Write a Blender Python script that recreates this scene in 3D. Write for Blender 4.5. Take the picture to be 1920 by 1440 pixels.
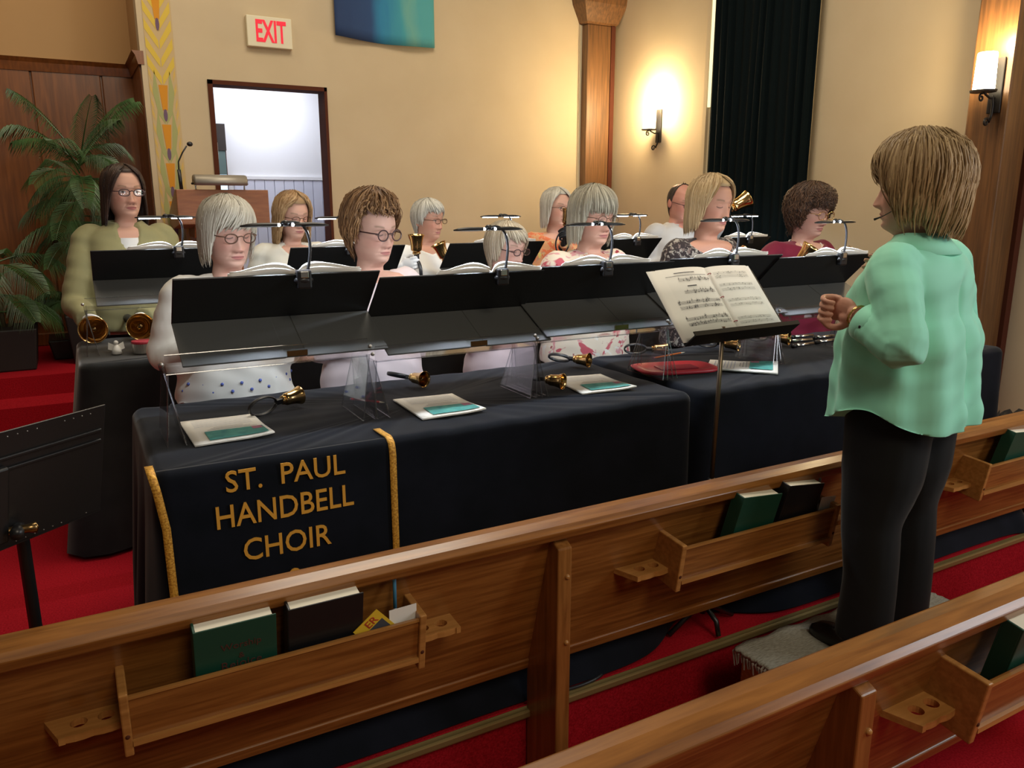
import bpy, math, random
import numpy as np
from mathutils import Vector, Matrix
random.seed(7); rng = np.random.default_rng(7)
for o in list(bpy.data.objects): bpy.data.objects.remove(o)
SC = bpy.context.scene; COL = SC.collection
PI = math.pi
# ------------------------------------------------------------------ camera
F, HOR, YAW, HC = 1480., 380., math.radians(29.), 1.70
PITCH = math.atan((720 - HOR) / F)
cd = bpy.data.cameras.new('camera'); cam = bpy.data.objects.new('camera', cd); COL.objects.link(cam)
cd.sensor_width = 36; cd.lens = F / 1920 * 36; cd.clip_start = .05
cam.location = (0, 0, HC); cam.rotation_euler = (PI / 2 - PITCH, 0, -YAW); SC.camera = cam
# ------------------------------------------------------------------ world, lights, exposure
SC.view_settings.view_transform = 'Standard'; SC.view_settings.look = 'None'
SC.view_settings.gamma = 1; SC.view_settings.use_curve_mapping = False
SC.view_settings.exposure = 0.0
try: SC.cycles.transparent_max_bounces = 40
except Exception: pass
W = bpy.data.worlds.new('room_air'); SC.world = W; W.use_nodes = True
W.node_tree.nodes['Background'].inputs[0].default_value = (1.0, .86, .68, 1)
W.node_tree.nodes['Background'].inputs[1].default_value = .09
def area(name, loc, target, size, power, color, sy=None, spread=None):
    l = bpy.data.lights.new(name, 'AREA'); l.energy = power; l.color = color; l.size = size
    if sy: l.shape = 'RECTANGLE'; l.size_y = sy
    if spread: l.spread = spread
    o = bpy.data.objects.new(name, l); COL.objects.link(o); o.location = loc
    o.rotation_euler = (Vector(target) - Vector(loc)).to_track_quat('-Z', 'Y').to_euler(); return o
def point(name, loc, power, color, r=.04):
    l = bpy.data.lights.new(name, 'POINT'); l.energy = power; l.color = color; l.shadow_soft_size = r
    o = bpy.data.objects.new(name, l); COL.objects.link(o); o.location = loc; return o
area('nave_ceiling_light', (1.0, -2.6, 5.0), (1.5, 2.4, 1.0), 1.7, 92, (1, .86, .66))
area('choir_ceiling_light', (1.9, 3.6, 5.0), (1.9, 3.8, 0), 1.8, 104, (1, .88, .70))
area('window_daylight', (4.5, -.6, 2.2), (1.4, 1.4, .9), 1.2, 66, (.86, .93, 1.0), sy=2.2)
area('hall_light', (1.75, 7.6, 2.75), (1.95, 8.2, 1.7), .5, 10, (.86, .90, 1.0))
area('chancel_light', (-.3, 5.2, 4.6), (-.2, 6.3, 0), 1.2, 26, (1, .80, .55))

# ------------------------------------------------------------------ mesh helpers
class MB:
    def __init__(s): s.v = []; s.f = []; s.m = []
    def add(s, v, f, mi=0):
        n = len(s.v); s.v += [tuple(map(float, p)) for p in v]; s.f += [tuple(n + i for i in q) for q in f]; s.m += [mi] * len(f); return s
    def box(s, lo, hi, R=None, T=None, mi=0):
        x0, y0, z0 = lo; x1, y1, z1 = hi
        v = [(x0,y0,z0),(x1,y0,z0),(x1,y1,z0),(x0,y1,z0),(x0,y0,z1),(x1,y0,z1),(x1,y1,z1),(x0,y1,z1)]
        if R is not None: v = [R @ Vector(p) for p in v]
        if T is not None: v = [Vector(p) + Vector(T) for p in v]
        return s.add(v, [(0,3,2,1),(4,5,6,7),(0,1,5,4),(1,2,6,5),(2,3,7,6),(3,0,4,7)], mi)
    def prism(s, poly, a, b, axis='x', mi=0):
        n = len(poly)
        def mp(p, t):
            return (t, p[0], p[1]) if axis == 'x' else ((p[0], t, p[1]) if axis == 'y' else (p[0], p[1], t))
        v = [mp(p, a) for p in poly] + [mp(p, b) for p in poly]
        f = [tuple(range(n))[::-1], tuple(range(n, 2 * n))] + [(i, (i + 1) % n, n + (i + 1) % n, n + i) for i in range(n)]
        return s.add(v, f, mi)
    def tube(s, path, rad, seg=8, flat=1., up=None, cap=True, mi=0):
        path = [Vector(p) for p in path]; n = len(path)
        if not hasattr(rad, '__len__'): rad = [rad] * n
        v = []; N = Vector(up) if up else None
        for i, p in enumerate(path):
            t = (path[min(i + 1, n - 1)] - path[max(i - 1, 0)]).normalized()
            if N is None: N = t.orthogonal().normalized()
            N = (N - t * N.dot(t))
            N = N.normalized() if N.length > 1e-6 else t.orthogonal().normalized()
            B = t.cross(N)
            for k in range(seg):
                a = 2 * PI * k / seg; v.append(p + (N * math.cos(a) * flat + B * math.sin(a)) * rad[i])
        f = [(i*seg+k, i*seg+(k+1) % seg, (i+1)*seg+(k+1) % seg, (i+1)*seg+k) for i in range(n-1) for k in range(seg)]
        if cap: f += [tuple(range(seg))[::-1], tuple((n-1)*seg + k for k in range(seg))]
        return s.add(v, f, mi)
    def lathe(s, prof, seg=20, M=None, mi=0):
        v = []; n = len(prof)
        for r, z in prof:
            for k in range(seg):
                a = 2*PI*k/seg; p = Vector((r*math.cos(a), r*math.sin(a), z)); v.append(M @ p if M is not None else p)
        f = [(i*seg+k, i*seg+(k+1) % seg, (i+1)*seg+(k+1) % seg, (i+1)*seg+k) for i in range(n-1) for k in range(seg)]
        return s.add(v, f, mi)
    def sphere(s, c, r, seg=12, mi=0):
        if not hasattr(r, '__len__'): r = (r, r, r)
        v = []; h = seg // 2 + 1
        for i in range(h + 1):
            t = PI * i / h
            for k in range(seg):
                a = 2*PI*k/seg; v.append((c[0]+r[0]*math.sin(t)*math.cos(a), c[1]+r[1]*math.sin(t)*math.sin(a), c[2]+r[2]*math.cos(t)))
        f = [(i*seg+k, (i+1)*seg+k, (i+1)*seg+(k+1) % seg, i*seg+(k+1) % seg) for i in range(h) for k in range(seg)]
        return s.add(v, f, mi)
    def build(s, name, mat, parent=None, smooth=False, bevel=0, angle=None):
        me = bpy.data.meshes.new(name); me.from_pydata(s.v, [], s.f)
        mats = mat if isinstance(mat, (list, tuple)) else [mat]
        for m in mats: me.materials.append(M_(m) if isinstance(m, str) else m)
        if len(mats) > 1: me.polygons.foreach_set('material_index', s.m)
        if smooth: me.polygons.foreach_set('use_smooth', [True]*len(me.polygons))
        me.update()
        o = bpy.data.objects.new(name, me); COL.objects.link(o)
        if parent: o.parent = parent
        if bevel:
            b = o.modifiers.new('bevel', 'BEVEL'); b.width = bevel; b.segments = 2; b.limit_method = 'ANGLE'
        return o
def grid_obj(name, P, mat, parent=None, smooth=True, closed_u=False, thick=0, cols=None):
    """P: (n,m,3) array -> quad grid; closed_u closes the second axis"""
    P = np.asarray(P, float); n, m = P.shape[:2]
    idx = np.arange(n*m).reshape(n, m)
    j = np.arange(m if closed_u else m-1); j2 = (j+1) % m
    a = idx[:-1][:, j]; b = idx[:-1][:, j2]; c = idx[1:][:, j2]; d = idx[1:][:, j]
    fs = np.stack([a, b, c, d], -1).reshape(-1, 4)
    me = bpy.data.meshes.new(name); me.from_pydata(P.reshape(-1, 3).tolist(), [], fs.tolist())
    me.materials.append(M_(mat) if isinstance(mat, str) else mat)
    if smooth: me.polygons.foreach_set('use_smooth', [True]*len(me.polygons))
    if cols is not None:
        ca = me.color_attributes.new('Col', 'FLOAT_COLOR', 'POINT')
        ca.data.foreach_set('color', np.concatenate([cols.reshape(-1, 3), np.ones((n*m, 1))], 1).ravel())
    me.update(); o = bpy.data.objects.new(name, me); COL.objects.link(o)
    if parent: o.parent = parent
    if thick:
        s = o.modifiers.new('thick', 'SOLIDIFY'); s.thickness = thick; s.offset = 0
    return o
def tag(o, label=None, cat=None, group=None, kind=None):
    if label: o['label'] = label
    if cat: o['category'] = cat
    if group: o['group'] = group
    if kind: o['kind'] = kind
    return o
def thing(name, label, cat, loc=(0,0,0), rz=0, group=None):
    o = bpy.data.objects.new(name, None); COL.objects.link(o); o.location = loc; o.rotation_euler = (0,0,rz)
    o.empty_display_size = .05
    return tag(o, label, cat, group)
def dup(root, loc=None, rz=None, label=None):
    r = root.copy(); COL.objects.link(r)
    if loc is not None: r.location = loc
    if rz is not None: r.rotation_euler = (0,0,rz)
    if label: r['label'] = label
    for ch in list(root.children):
        c = ch.copy(); COL.objects.link(c); c.parent = r
        for g in ch.children:
            d = g.copy(); COL.objects.link(d); d.parent = c
    return r
def struct(mb, name, mat, parent=None, **k):
    o = mb.build(name, mat, parent, **k)
    if not parent: o['kind'] = 'structure'
    return o
def text_obj(name, body, mat, parent, M, width, height=None, ext=.0015, bold=0, split=False):
    c = bpy.data.curves.new(name, 'FONT'); c.body = body; c.size = 1; c.extrude = 0; c.resolution_u = 3; c.offset = bold
    t = bpy.data.objects.new(name, c); COL.objects.link(t)
    dg = bpy.context.evaluated_depsgraph_get(); me = bpy.data.meshes.new_from_object(t.evaluated_get(dg))
    bpy.data.objects.remove(t); bpy.data.curves.remove(c)
    v = np.empty(len(me.vertices)*3); me.vertices.foreach_get('co', v); v = v.reshape(-1, 3)
    lo, hi = v.min(0), v.max(0); v[:, :2] = (v[:, :2]-(lo[:2]+hi[:2])/2)
    sx = width/(hi[0]-lo[0]); sy = sx if height is None else height/(hi[1]-lo[1])
    v[:, 0] *= sx; v[:, 1] *= sy
    v = np.array([M @ Vector(p) for p in v]); me.vertices.foreach_set('co', v.ravel()); me.update()
    fs = [tuple(p.vertices) for p in me.polygons]
    if split:
        lab = list(range(len(v)))
        def find(a):
            while lab[a] != a: lab[a] = lab[lab[a]]; a = lab[a]
            return a
        for q in fs:
            for w_ in q[1:]: lab[find(w_)] = find(q[0])
        isl = {}
        for q in fs: isl.setdefault(find(q[0]), []).append(q)
        for fl in isl.values():
            ids = sorted({i for q in fl for i in q}); mp = {i: j for j, i in enumerate(ids)}; m3 = bpy.data.meshes.new(name); m3.from_pydata([tuple(v[i]) for i in ids], [], [tuple(mp[i] for i in q) for q in fl])
            m3.materials.append(M_(mat)); o = bpy.data.objects.new(name, m3); COL.objects.link(o); o.parent = parent; sd = o.modifiers.new('thick', 'SOLIDIFY'); sd.thickness = ext; sd.offset = 0
        return None
    me.materials.clear(); me.materials.append(M_(mat)); o = bpy.data.objects.new(name, me); COL.objects.link(o); o.parent = parent
    s = o.modifiers.new('thick', 'SOLIDIFY'); s.thickness = ext; s.offset = 0
    return o
# ------------------------------------------------------------------ materials
MATS = {}
def M_(n): return MATS[n]
def mat(name, col, rough=.6, metal=0, spec=.5, **k):
    m = bpy.data.materials.new(name); m.use_nodes = True; b = m.node_tree.nodes['Principled BSDF']
    b.inputs['Base Color'].default_value = (*col, 1); b.inputs['Roughness'].default_value = rough
    b.inputs['Metallic'].default_value = metal; b.inputs['Specular IOR Level'].default_value = spec
    if 'emit' in k: b.inputs['Emission Color'].default_value = (*k['emit'], 1); b.inputs['Emission Strength'].default_value = k['es']
    if 'sheen' in k: b.inputs['Sheen Weight'].default_value = k['sheen']; b.inputs['Sheen Roughness'].default_value = .4
    MATS[name] = m; return m
def N(m, t): return m.node_tree.nodes.new(t)
def L(m, a, b): m.node_tree.links.new(a, b)
def noise_col(m, c1, c2, scale=(1,1,1), ns=5, detail=6, p0=.35, p1=.65, bump=0, dist=0, coord='Object', tex='noise'):
    b = m.node_tree.nodes['Principled BSDF']; tc = N(m, 'ShaderNodeTexCoord'); mp = N(m, 'ShaderNodeMapping'); mp.inputs['Scale'].default_value = scale
    L(m, tc.outputs[coord], mp.inputs[0])
    if tex == 'noise':
        t = N(m, 'ShaderNodeTexNoise'); t.inputs['Detail'].default_value = detail; t.inputs['Distortion'].default_value = dist; out = t.outputs[0]
    else:
        t = N(m, 'ShaderNodeTexVoronoi'); out = t.outputs['Distance']
    t.inputs['Scale'].default_value = ns; L(m, mp.outputs[0], t.inputs['Vector'])
    r = N(m, 'ShaderNodeValToRGB'); L(m, out, r.inputs[0])
    r.color_ramp.elements[0].position = p0; r.color_ramp.elements[0].color = (*c1, 1); r.color_ramp.elements[1].position = p1; r.color_ramp.elements[1].color = (*c2, 1)
    L(m, r.outputs[0], b.inputs['Base Color'])
    if bump:
        bp = N(m, 'ShaderNodeBump'); bp.inputs['Strength'].default_value = bump; bp.inputs['Distance'].default_value = .004
        L(m, out, bp.inputs['Height']); L(m, bp.outputs[0], b.inputs['Normal'])
    return r
def wood(name, c1, c2, scale, rough=.32, ns=6):
    m = mat(name, c1, rough, spec=.45); r = noise_col(m, c1, c2, scale, ns, 8, .32, .68, .06, .35)
    b = m.node_tree.nodes['Principled BSDF']; b.inputs['Coat Weight'].default_value = .25; b.inputs['Coat Roughness'].default_value = .2
    return m
wood('oak', (.175, .062, .012), (.335, .135, .030), (.7, 9, 14))
wood('oak_upright', (.19, .072, .015), (.34, .14, .034), (9, 9, .7))
wood('oak_pale', (.32, .14, .034), (.47, .22, .06), (.9, 10, 12))
wood('panel_wood', (.13, .041, .009), (.23, .075, .016), (7, 7, .5), .38)
wood('post_wood', (.10, .045, .016), (.20, .09, .03), (9, 9, .5), .45)
wood('pulpit_wood', (.22, .075, .022), (.34, .125, .04), (1.2, 6, 8), .4)
mat('dark_frame', (.085, .026, .014), .8, spec=.1)
m = mat('plaster', (.56, .455, .30), .9, spec=.2); noise_col(m, (.545, .44, .29), (.575, .47, .315), (1,1,1), 3, 3, .3, .7)
mat('plaster_gold', (.47, .29, .135), .9, spec=.2)
mat('paint_base', (.55, .41, .22), .9, spec=.2)
mat('white_wall', (.82, .82, .84), .8); mat('white_board', (.70, .72, .84), .6)
m = mat('carpet', (.36, .008, .014), .95, spec=.1); noise_col(m, (.24, .003, .008), (.42, .010, .02), (1,1,1), 160, 4, .3, .7, .5)
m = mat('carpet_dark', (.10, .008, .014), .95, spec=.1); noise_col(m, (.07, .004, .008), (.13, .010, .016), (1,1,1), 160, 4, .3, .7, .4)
m = mat('mat_grey', (.36, .36, .30), .95, spec=.1); noise_col(m, (.30, .29, .23), (.46, .45, .38), (1,3,1), 60, 5, .3, .7, .6)
mat('brass_nosing', (.35, .26, .10), .45, .6)
m = mat('velour_navy', (.006, .008, .013), .9, spec=.1, sheen=.13); noise_col(m, (.005, .007, .011), (.008, .010, .017), (1,1,1), 9, 5, .3, .7)
m = mat('velour_black', (.014, .015, .016), .9, spec=.15, sheen=.3); noise_col(m, (.011, .012, .013), (.02, .021, .022), (1,1,1), 7, 5, .3, .7)
m = mat('gold_trim', (.50, .24, .03), .55, .25); noise_col(m, (.42, .19, .02), (.78, .42, .06), (1,1,1), 170, 2, .35, .6, .4)
mat('gold_letter', (.74, .37, .045), .6, .1)
mat('desk_black', (.012, .013, .014), .38, spec=.4)
mat('desk_black_lit', (.085, .088, .086), .5)  # desk black raised to grey: light on the lower boards put into the colour
mat('metal_black', (.012, .012, .013), .35)
mat('steel', (.45, .43, .40), .35, .9); mat('bronze_pole', (.16, .12, .085), .32, .8)
mat('chrome', (.8, .8, .8), .15, 1); mat('brass', (.78, .52, .22), .16, 1); mat('brass_dark', (.30, .19, .08), .25, 1)
mat('iron', (.03, .025, .022), .5, .5); mat('white_plastic', (.8, .8, .78), .4); mat('black_plastic', (.012, .012, .014), .35)
mat('exit_case', (.72, .66, .48), .5); mat('exit_red', (.75, .01, .03), .5, emit=(1, .0, .05), es=.3)
mat('shade', (.9, .85, .7), .5, emit=(1, .88, .6), es=18)
mat('led', (.9, .95, 1), .4, emit=(.78, .88, 1), es=26)
mat('hall_lamp', (.9, .9, .9), .5, emit=(1, 1, 1), es=5)
mat('paper', (.86, .85, .80), .8); mat('page_block', (.86, .82, .68), .8); mat('ink', (.06, .06, .07), .8); mat('ink_grey', (.34, .34, .33), .8)
m = mat('teal_print', (.03, .30, .27), .7); noise_col(m, (.02, .22, .22), (.10, .42, .36), (1,1,1), 40, 5, .3, .7)
mat('pink_print', (.42, .16, .24), .7); mat('pastel', (.42, .45, .55), .8)
mat('green_cover', (.006, .055, .032), .5); mat('black_cover', (.006, .006, .007), .45); mat('cover_text', (.075, .022, .014), .7)
mat('yellow_card', (.75, .50, .03), .6); mat('card_red', (.45, .04, .02), .6); mat('pen_blue', (.08, .30, .50), .3); mat('pen_clear', (.45, .48, .52), .2)
mat('red_plastic', (.62, .03, .05), .4); mat('red_dark', (.35, .01, .03), .5); mat('orange', (.7, .16, .02), .5); mat('lime', (.22, .5, .06), .5)
m = mat('curtain_fabric', (.0025, .006, .007), .9, spec=.1)
mat('jamb_cream', (.72, .62, .40), .7); mat('window_glow', (.9, .85, .6), .5, emit=(1, .9, .55), es=.9)
mat('planter', (.012, .012, .012), .5); mat('bag', (.02, .02, .022), .25); mat('soil', (.03, .02, .012), .95)
m = mat('frond_green', (.03, .085, .018), .42, spec=.5); noise_col(m, (.014, .045, .010), (.065, .14, .04), (1,1,1), 6, 3, .3, .7)
mat('stem', (.06, .05, .02), .7); mat('lamp_grey', (.34, .31, .26), .45, .5)
for n_, c_ in (('pt_yellow', (.66, .48, .08)), ('pt_orange', (.62, .27, .03)), ('pt_green', (.37, .38, .16)), ('pt_purple', (.16, .10, .16)), ('pt_gold', (.62, .43, .13))): mat(n_, c_, .9, spec=.2)
m = mat('banner_cloth', (.03, .1, .3), .8); b = m.node_tree.nodes['Principled BSDF']
tc = N(m, 'ShaderNodeTexCoord'); sp = N(m, 'ShaderNodeSeparateXYZ'); L(m, tc.outputs['Generated'], sp.inputs[0])
nz = N(m, 'ShaderNodeTexNoise'); nz.inputs['Scale'].default_value = 3; L(m, tc.outputs['Generated'], nz.inputs['Vector'])
ma = N(m, 'ShaderNodeMath'); ma.operation = 'MULTIPLY_ADD'; ma.inputs[1].default_value = .22; L(m, nz.outputs[0], ma.inputs[0]); L(m, sp.outputs[0], ma.inputs[2])
r = N(m, 'ShaderNodeValToRGB'); L(m, ma.outputs[0], r.inputs[0]); L(m, r.outputs[0], b.inputs['Base Color'])
for p_, c_ in ((.10, (.012, .035, .11)), (.48, (.015, .05, .15)), (.58, (.02, .19, .36)), (.78, (.05, .30, .36)), (.86, (.13, .36, .32)), (.97, (.07, .33, .36))):
    e = r.color_ramp.elements.new(p_); e.color = (*c_, 1)
r.color_ramp.elements.remove(r.color_ramp.elements[0]); r.color_ramp.elements.remove(r.color_ramp.elements[-1])
def acrylic(name, tint, fac):
    m = bpy.data.materials.new(name); m.use_nodes = True; nt = m.node_tree; nt.nodes.remove(nt.nodes['Principled BSDF'])
    t = N(m, 'ShaderNodeBsdfTransparent'); t.inputs[0].default_value = (*tint, 1); g = N(m, 'ShaderNodeBsdfGlossy'); g.inputs[1].default_value = .04
    lw = N(m, 'ShaderNodeLayerWeight'); fr = N(m, 'ShaderNodeMath'); fr.operation = 'POWER'; fr.inputs[1].default_value = 4; L(m, lw.outputs['Facing'], fr.inputs[0]); ad = N(m, 'ShaderNodeMath'); ad.operation = 'ADD'; ad.inputs[1].default_value = fac; ad.use_clamp = True
    L(m, fr.outputs[0], ad.inputs[0]); mx = N(m, 'ShaderNodeMixShader'); L(m, ad.outputs[0], mx.inputs[0]); L(m, t.outputs[0], mx.inputs[1]); L(m, g.outputs[0], mx.inputs[2])
    L(m, mx.outputs[0], nt.nodes['Material Output'].inputs[0]); MATS[name] = m
acrylic('acrylic', (.95, .95, .96), .015); acrylic('acrylic_edge', (.80, .82, .84), .13); acrylic('lens', (.95, .95, .96), .02)
# ------------------------------------------------------------------ pixel -> world on a given plane (design aid: real depths)
_fw = Vector((math.sin(YAW)*math.cos(PITCH), math.cos(YAW)*math.cos(PITCH), -math.sin(PITCH))); _rt = Vector((math.cos(YAW), -math.sin(YAW), 0)); _up = _rt.cross(_fw)
def ray(x, y): return _fw + _rt*((x-960)/F) - _up*((y-720)/F)
def onz(x, y, z): r = ray(x, y); return Vector((0,0,HC)) + r*((z-HC)/r.z)
def ony(x, y, Y): r = ray(x, y); return Vector((0,0,HC)) + r*(Y/r.y)
def onx(x, y, X): r = ray(x, y); return Vector((0,0,HC)) + r*(X/r.x)
# ================================================================== setting
ZP, ZC, YW, XS, YB = .20, .60, 6.45, 4.65, 7.17      # platform, chancel floor, front wall, side wall, chancel back wall
XR = .588                                              # chancel opening edge
struct(MB().box((-3, -2.5, -.06), (XS+.1, 1.84, 0)), 'floor', 'carpet')
pf = struct(MB().box((-3, 1.84, -.06), (XS+.1, 5.3, ZP)), 'floor_platform', 'carpet')
struct(MB().box((-3, 1.815, ZP-.022), (XS, 1.845, ZP+.004)), 'trim_1', 'brass_nosing', bevel=.006)
ch = struct(MB().box((-3, 5.9, -.06), (3.2, YB+.1, ZC)), 'floor_chancel', 'carpet')
MB().box((-3, 5.3, -.06), (3.2, 5.6, ZP+.133)).build('step', 'carpet', ch)
MB().box((-3, 5.6, -.06), (3.2, 5.9, ZP+.266)).build('step', 'carpet', ch)
struct(MB().box((3.2, 5.3, -.06), (XS+.1, YW+.05, ZP)), 'floor_corner', 'carpet')
# front wall with doorway
DX0, DX1, DZ = 1.02, 1.908, 2.58
wf = struct(MB().box((XR, YW, 0), (DX0, YW+.16, 5.2)).box((DX1, YW, 0), (XS+.2, YW+.16, 5.2)).box((DX0, YW, DZ), (DX1, YW+.16, 5.2)), 'wall_front', 'plaster')
d1 = struct(MB().box((DX0, YW-.012, ZC), (DX0+.035, YW+.17, DZ)), 'door_1', 'dark_frame')
MB().box((DX1-.022, YW-.012, ZC), (DX1, YW+.17, DZ)).build('jamb', 'dark_frame', d1)
MB().box((DX0, YW-.012, DZ-.03), (DX1, YW+.17, DZ)).build('head_jamb', 'dark_frame', d1)
MB().box((DX0+.033, YW+.02, 2.02), (DX0+.042, YW+.06, 2.14)).build('hinge', 'steel', d1)
# painted wheat border on the wall left of the door
pb = MB(); yb = YW-.002
def pp(pts, mi): pb.prism(pts, yb-.001, yb, 'y', mi)
bx0, bx1 = .625, .808; bc = (bx0+bx1)/2
pp([(bx0, .6), (bx1+.006, .6), (bx1+.006, 5.1), (bx0, 5.1)], 0); yb -= .0015
def chev(z, h, w, mi, t=.07):
    for s in (-1, 1):
        pp([(bc+s*.004, z), (bc+s*w, z+h), (bc+s*w, z+h+t), (bc+s*.004, z+t*.8)], mi)
def bud(z):
    global yb; yb -= .0012
    pp([(bc-.03, z), (bc+.03, z), (bc+.016, z-.17), (bc-.016, z-.17)], 2)
    e = [(bc+.013*math.cos(a), z-.205+.042*math.sin(a)) for a in np.linspace(0, 2*PI, 12, endpoint=False)]
    yb -= .001; pp(e, 4); yb += .0022
for z in (2.52, 2.64, 2.76, 2.88, 3.0, 3.13, 3.26, 3.4, 3.6, 3.74): chev(z, .13, .088, 1)
bud(3.13); 
for z in (2.52, 2.25, 1.98, 1.71, 1.44, 1.17):
    bud(z)
    for s in (-1, 1):
        pp([(bc+s*.050, z+.10), (bc+s*.072, z-.05), (bc+s*.045, z-.20), (bc+s*.004, z-.27), (bc+s*.004, z-.22), (bc+s*.026, z-.15), (bc+s*.036, z-.02)], 3)
        for q in range(3):
            a = z+.05-q*.1; pp([(bc+s*.070, a-.03), (bc+s*.088, a+.02), (bc+s*.088, a+.065), (bc+s*.072, a+.02)], 5)
pb.build('painted_border', ['paint_base', 'pt_yellow', 'pt_orange', 'pt_green', 'pt_purple', 'pt_gold'], wf)
# chancel: return wall and panelled back wall
ZR = 2.72
struct(MB().box((XR, YW+.16, ZR), (XR+.14, YB, 5.2)), 'wall_return', 'plaster_gold')
struct(MB().box((-3, YB, ZR), (XR+.14, YB+.12, 5.2)), 'wall_back', 'plaster_gold')
wp = struct(MB().box((-3, YB+.01, 0), (XR+.14, YB+.12, ZR)), 'wall_paneling', 'panel_wood')
for i in range(7):
    x0 = .358-.468*(i) - .0; MB().box((x0+.006, YB-.012, ZC+.09), (x0+.462, YB+.02, ZR-.06)).build('panel', 'panel_wood', wp, bevel=.006) if i else MB().box((.364, YB-.012, ZC+.09), (XR-.002, YB+.02, ZR-.06)).build('panel', 'panel_wood', wp, bevel=.006)
MB().box((-3, YB-.03, ZC), (XR, YB+.02, ZC+.10)).build('base_board', 'panel_wood', wp, bevel=.008)
wr = struct(MB().box((XR+.004, YW+.002, 0), (XR+.14, YB+.05, ZR)), 'wall_return_paneling', 'panel_wood')
MB().box((XR-.012, YW+.05, ZC+.09), (XR+.02, YW+.38, ZR-.06)).build('panel', 'panel_wood', wr, bevel=.006)
MB().box((XR-.012, YW+.39, ZC+.09), (XR+.02, YB-.02, ZR-.06)).build('panel', 'panel_wood', wr, bevel=.006)
struct(MB().prism([(YB-.055, ZR+.02), (YB+.02, ZR+.02), (YB+.02, ZR-.07), (YB-.02, ZR-.07), (YB-.035, ZR-.01)], -3, XR, 'x'), 'trim_2', 'panel_wood')
struct(MB().prism([(XR-.055, ZR+.02), (XR+.02, ZR+.02), (XR+.02, ZR-.07), (XR-.02, ZR-.07), (XR-.035, ZR-.01)], YW-.005, YB, 'y'), 'trim_3', 'panel_wood')
# hall behind the doorway
YH = 8.15
wh = struct(MB().box((XR+.3, YH, 0), (3.4, YH+.1, 3.0)), 'wall_hall', 'white_wall')
for i in range(19):
    x = 1.46+i*.095; MB().box((x, YH-.02, ZC), (x+.091, YH+.01, 1.92)).build('board', 'white_board', wh, bevel=.004)
MB().box((1.46, YH-.03, 1.92), (3.4, YH+.01, 1.95)).build('cap_rail', 'white_wall', wh)
struct(MB().box((XR+.2, YW+.17, 2.9), (3.4, 9.4, 3.0)), 'ceiling_hall', 'white_wall')
struct(MB().box((XR+.2, YW+.17, ZC-.1), (3.4, 9.4, ZC)), 'floor_hall', 'carpet_dark')
struct(MB().box((2.9, YW+.17, 0), (3.0, YH, 3)), 'wall_hall_right', 'white_wall')
struct(MB().box((XR+.2, 9.3, 0), (3.4, 9.4, 3)).box((XR+.2, YW+.17, 0), (XR+.3, 9.4, 3)), 'wall_hall_left', 'white_wall')
HX0, HX1 = ony(398, 300, YH).x, ony(424, 300, YH).x
w1 = struct(MB().box((HX0-.1, YH-.03, 1.0), (HX1, YH+.0, 2.3)), 'window_1', 'dark_frame')
mat('hall_glass', (.6, .75, .85), .2, emit=(.55, .8, 1), es=1.2); mat('valance', (.045, .035, .03), .9); mat('hall_curtain', (.13, .19, .18), .9)
MB().box((HX0-.08, YH-.034, 1.02), (HX1-.01, YH-.028, 1.98)).build('pane', 'hall_glass', w1)
MB().box((HX0-.1, YH-.06, 2.18), (HX1, YH-.03, 2.42)).build('valance', 'valance', w1)
MB().box((HX0-.08, YH-.05, 1.96), (HX1-.01, YH-.032, 2.2)).build('curtain', 'hall_curtain', w1)
hl = thing('ceiling_lamp', 'round white ceiling lamp glowing in the hall past the doorway', 'lamp', (1.45, 7.75, 2.9))
MB().lathe([(0, -.07), (.08, -.062), (.14, -.035), (.16, -.005)], 24).build('diffuser', 'hall_lamp', hl, smooth=True)
MB().lathe([(.16, -.012), (.172, -.012), (.172, 0), (.0, 0)], 24).build('rim', 'white_plastic', hl, smooth=False)
# side wall with curtained window, corner post and pilaster post
struct(MB().box((XS, -2.5, 0), (XS+.12, YW+.16, 5.2)), 'wall_right', 'plaster')
PY = 6.35
def post(name, x0, x1, y0, y1, ztop, trim):
    p = struct(MB().box((x0, y0, 0), (x1, y1, ztop)), name, 'post_wood', bevel=.008)
    return p
p1 = post('trim_4', 4.30, 4.60, PY, YW, 3.27, 1)
MB().box((4.555, PY-.012, 0), (4.60, PY, 3.27)).build('corner_strip', 'dark_frame', p1)
MB().box((4.275, YW-.012, 0), (4.305, YW+.0, 3.27)).build('edge_strip', 'jamb_cream', p1)
cap = [(0, 0), (.03, .015), (.045, .05), (.10, .16), (.13, .30), (.15, .9)]
cb = MB()
for (o0, z0), (o1, z1) in zip(cap[:-1], cap[1:]):
    def rg(o, z): return [(4.30-o, PY-o, z), (4.60+o*.6, PY-o, z), (4.60+o*.6, YW, z), (4.30-o, YW, z)]
    cb.add(rg(o0, 3.27+z0)+rg(o1, 3.27+z1), [(0,1,5,4),(1,2,6,5),(2,3,7,6),(3,0,4,7)])
cb.build('capital', 'post_wood', p1)
p2 = post('trim_5', 4.40, XS+.01, 2.56, 2.78, 5.0, 1)
MB().box((4.60, 2.535, 0), (XS+.005, 2.56, 5.0)).build('edge_strip', 'dark_frame', p2)
MB().box((4.392, 2.56, 0), (4.40, 2.59, 5.0)).build('edge_strip', 'post_wood', p2)
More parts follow.
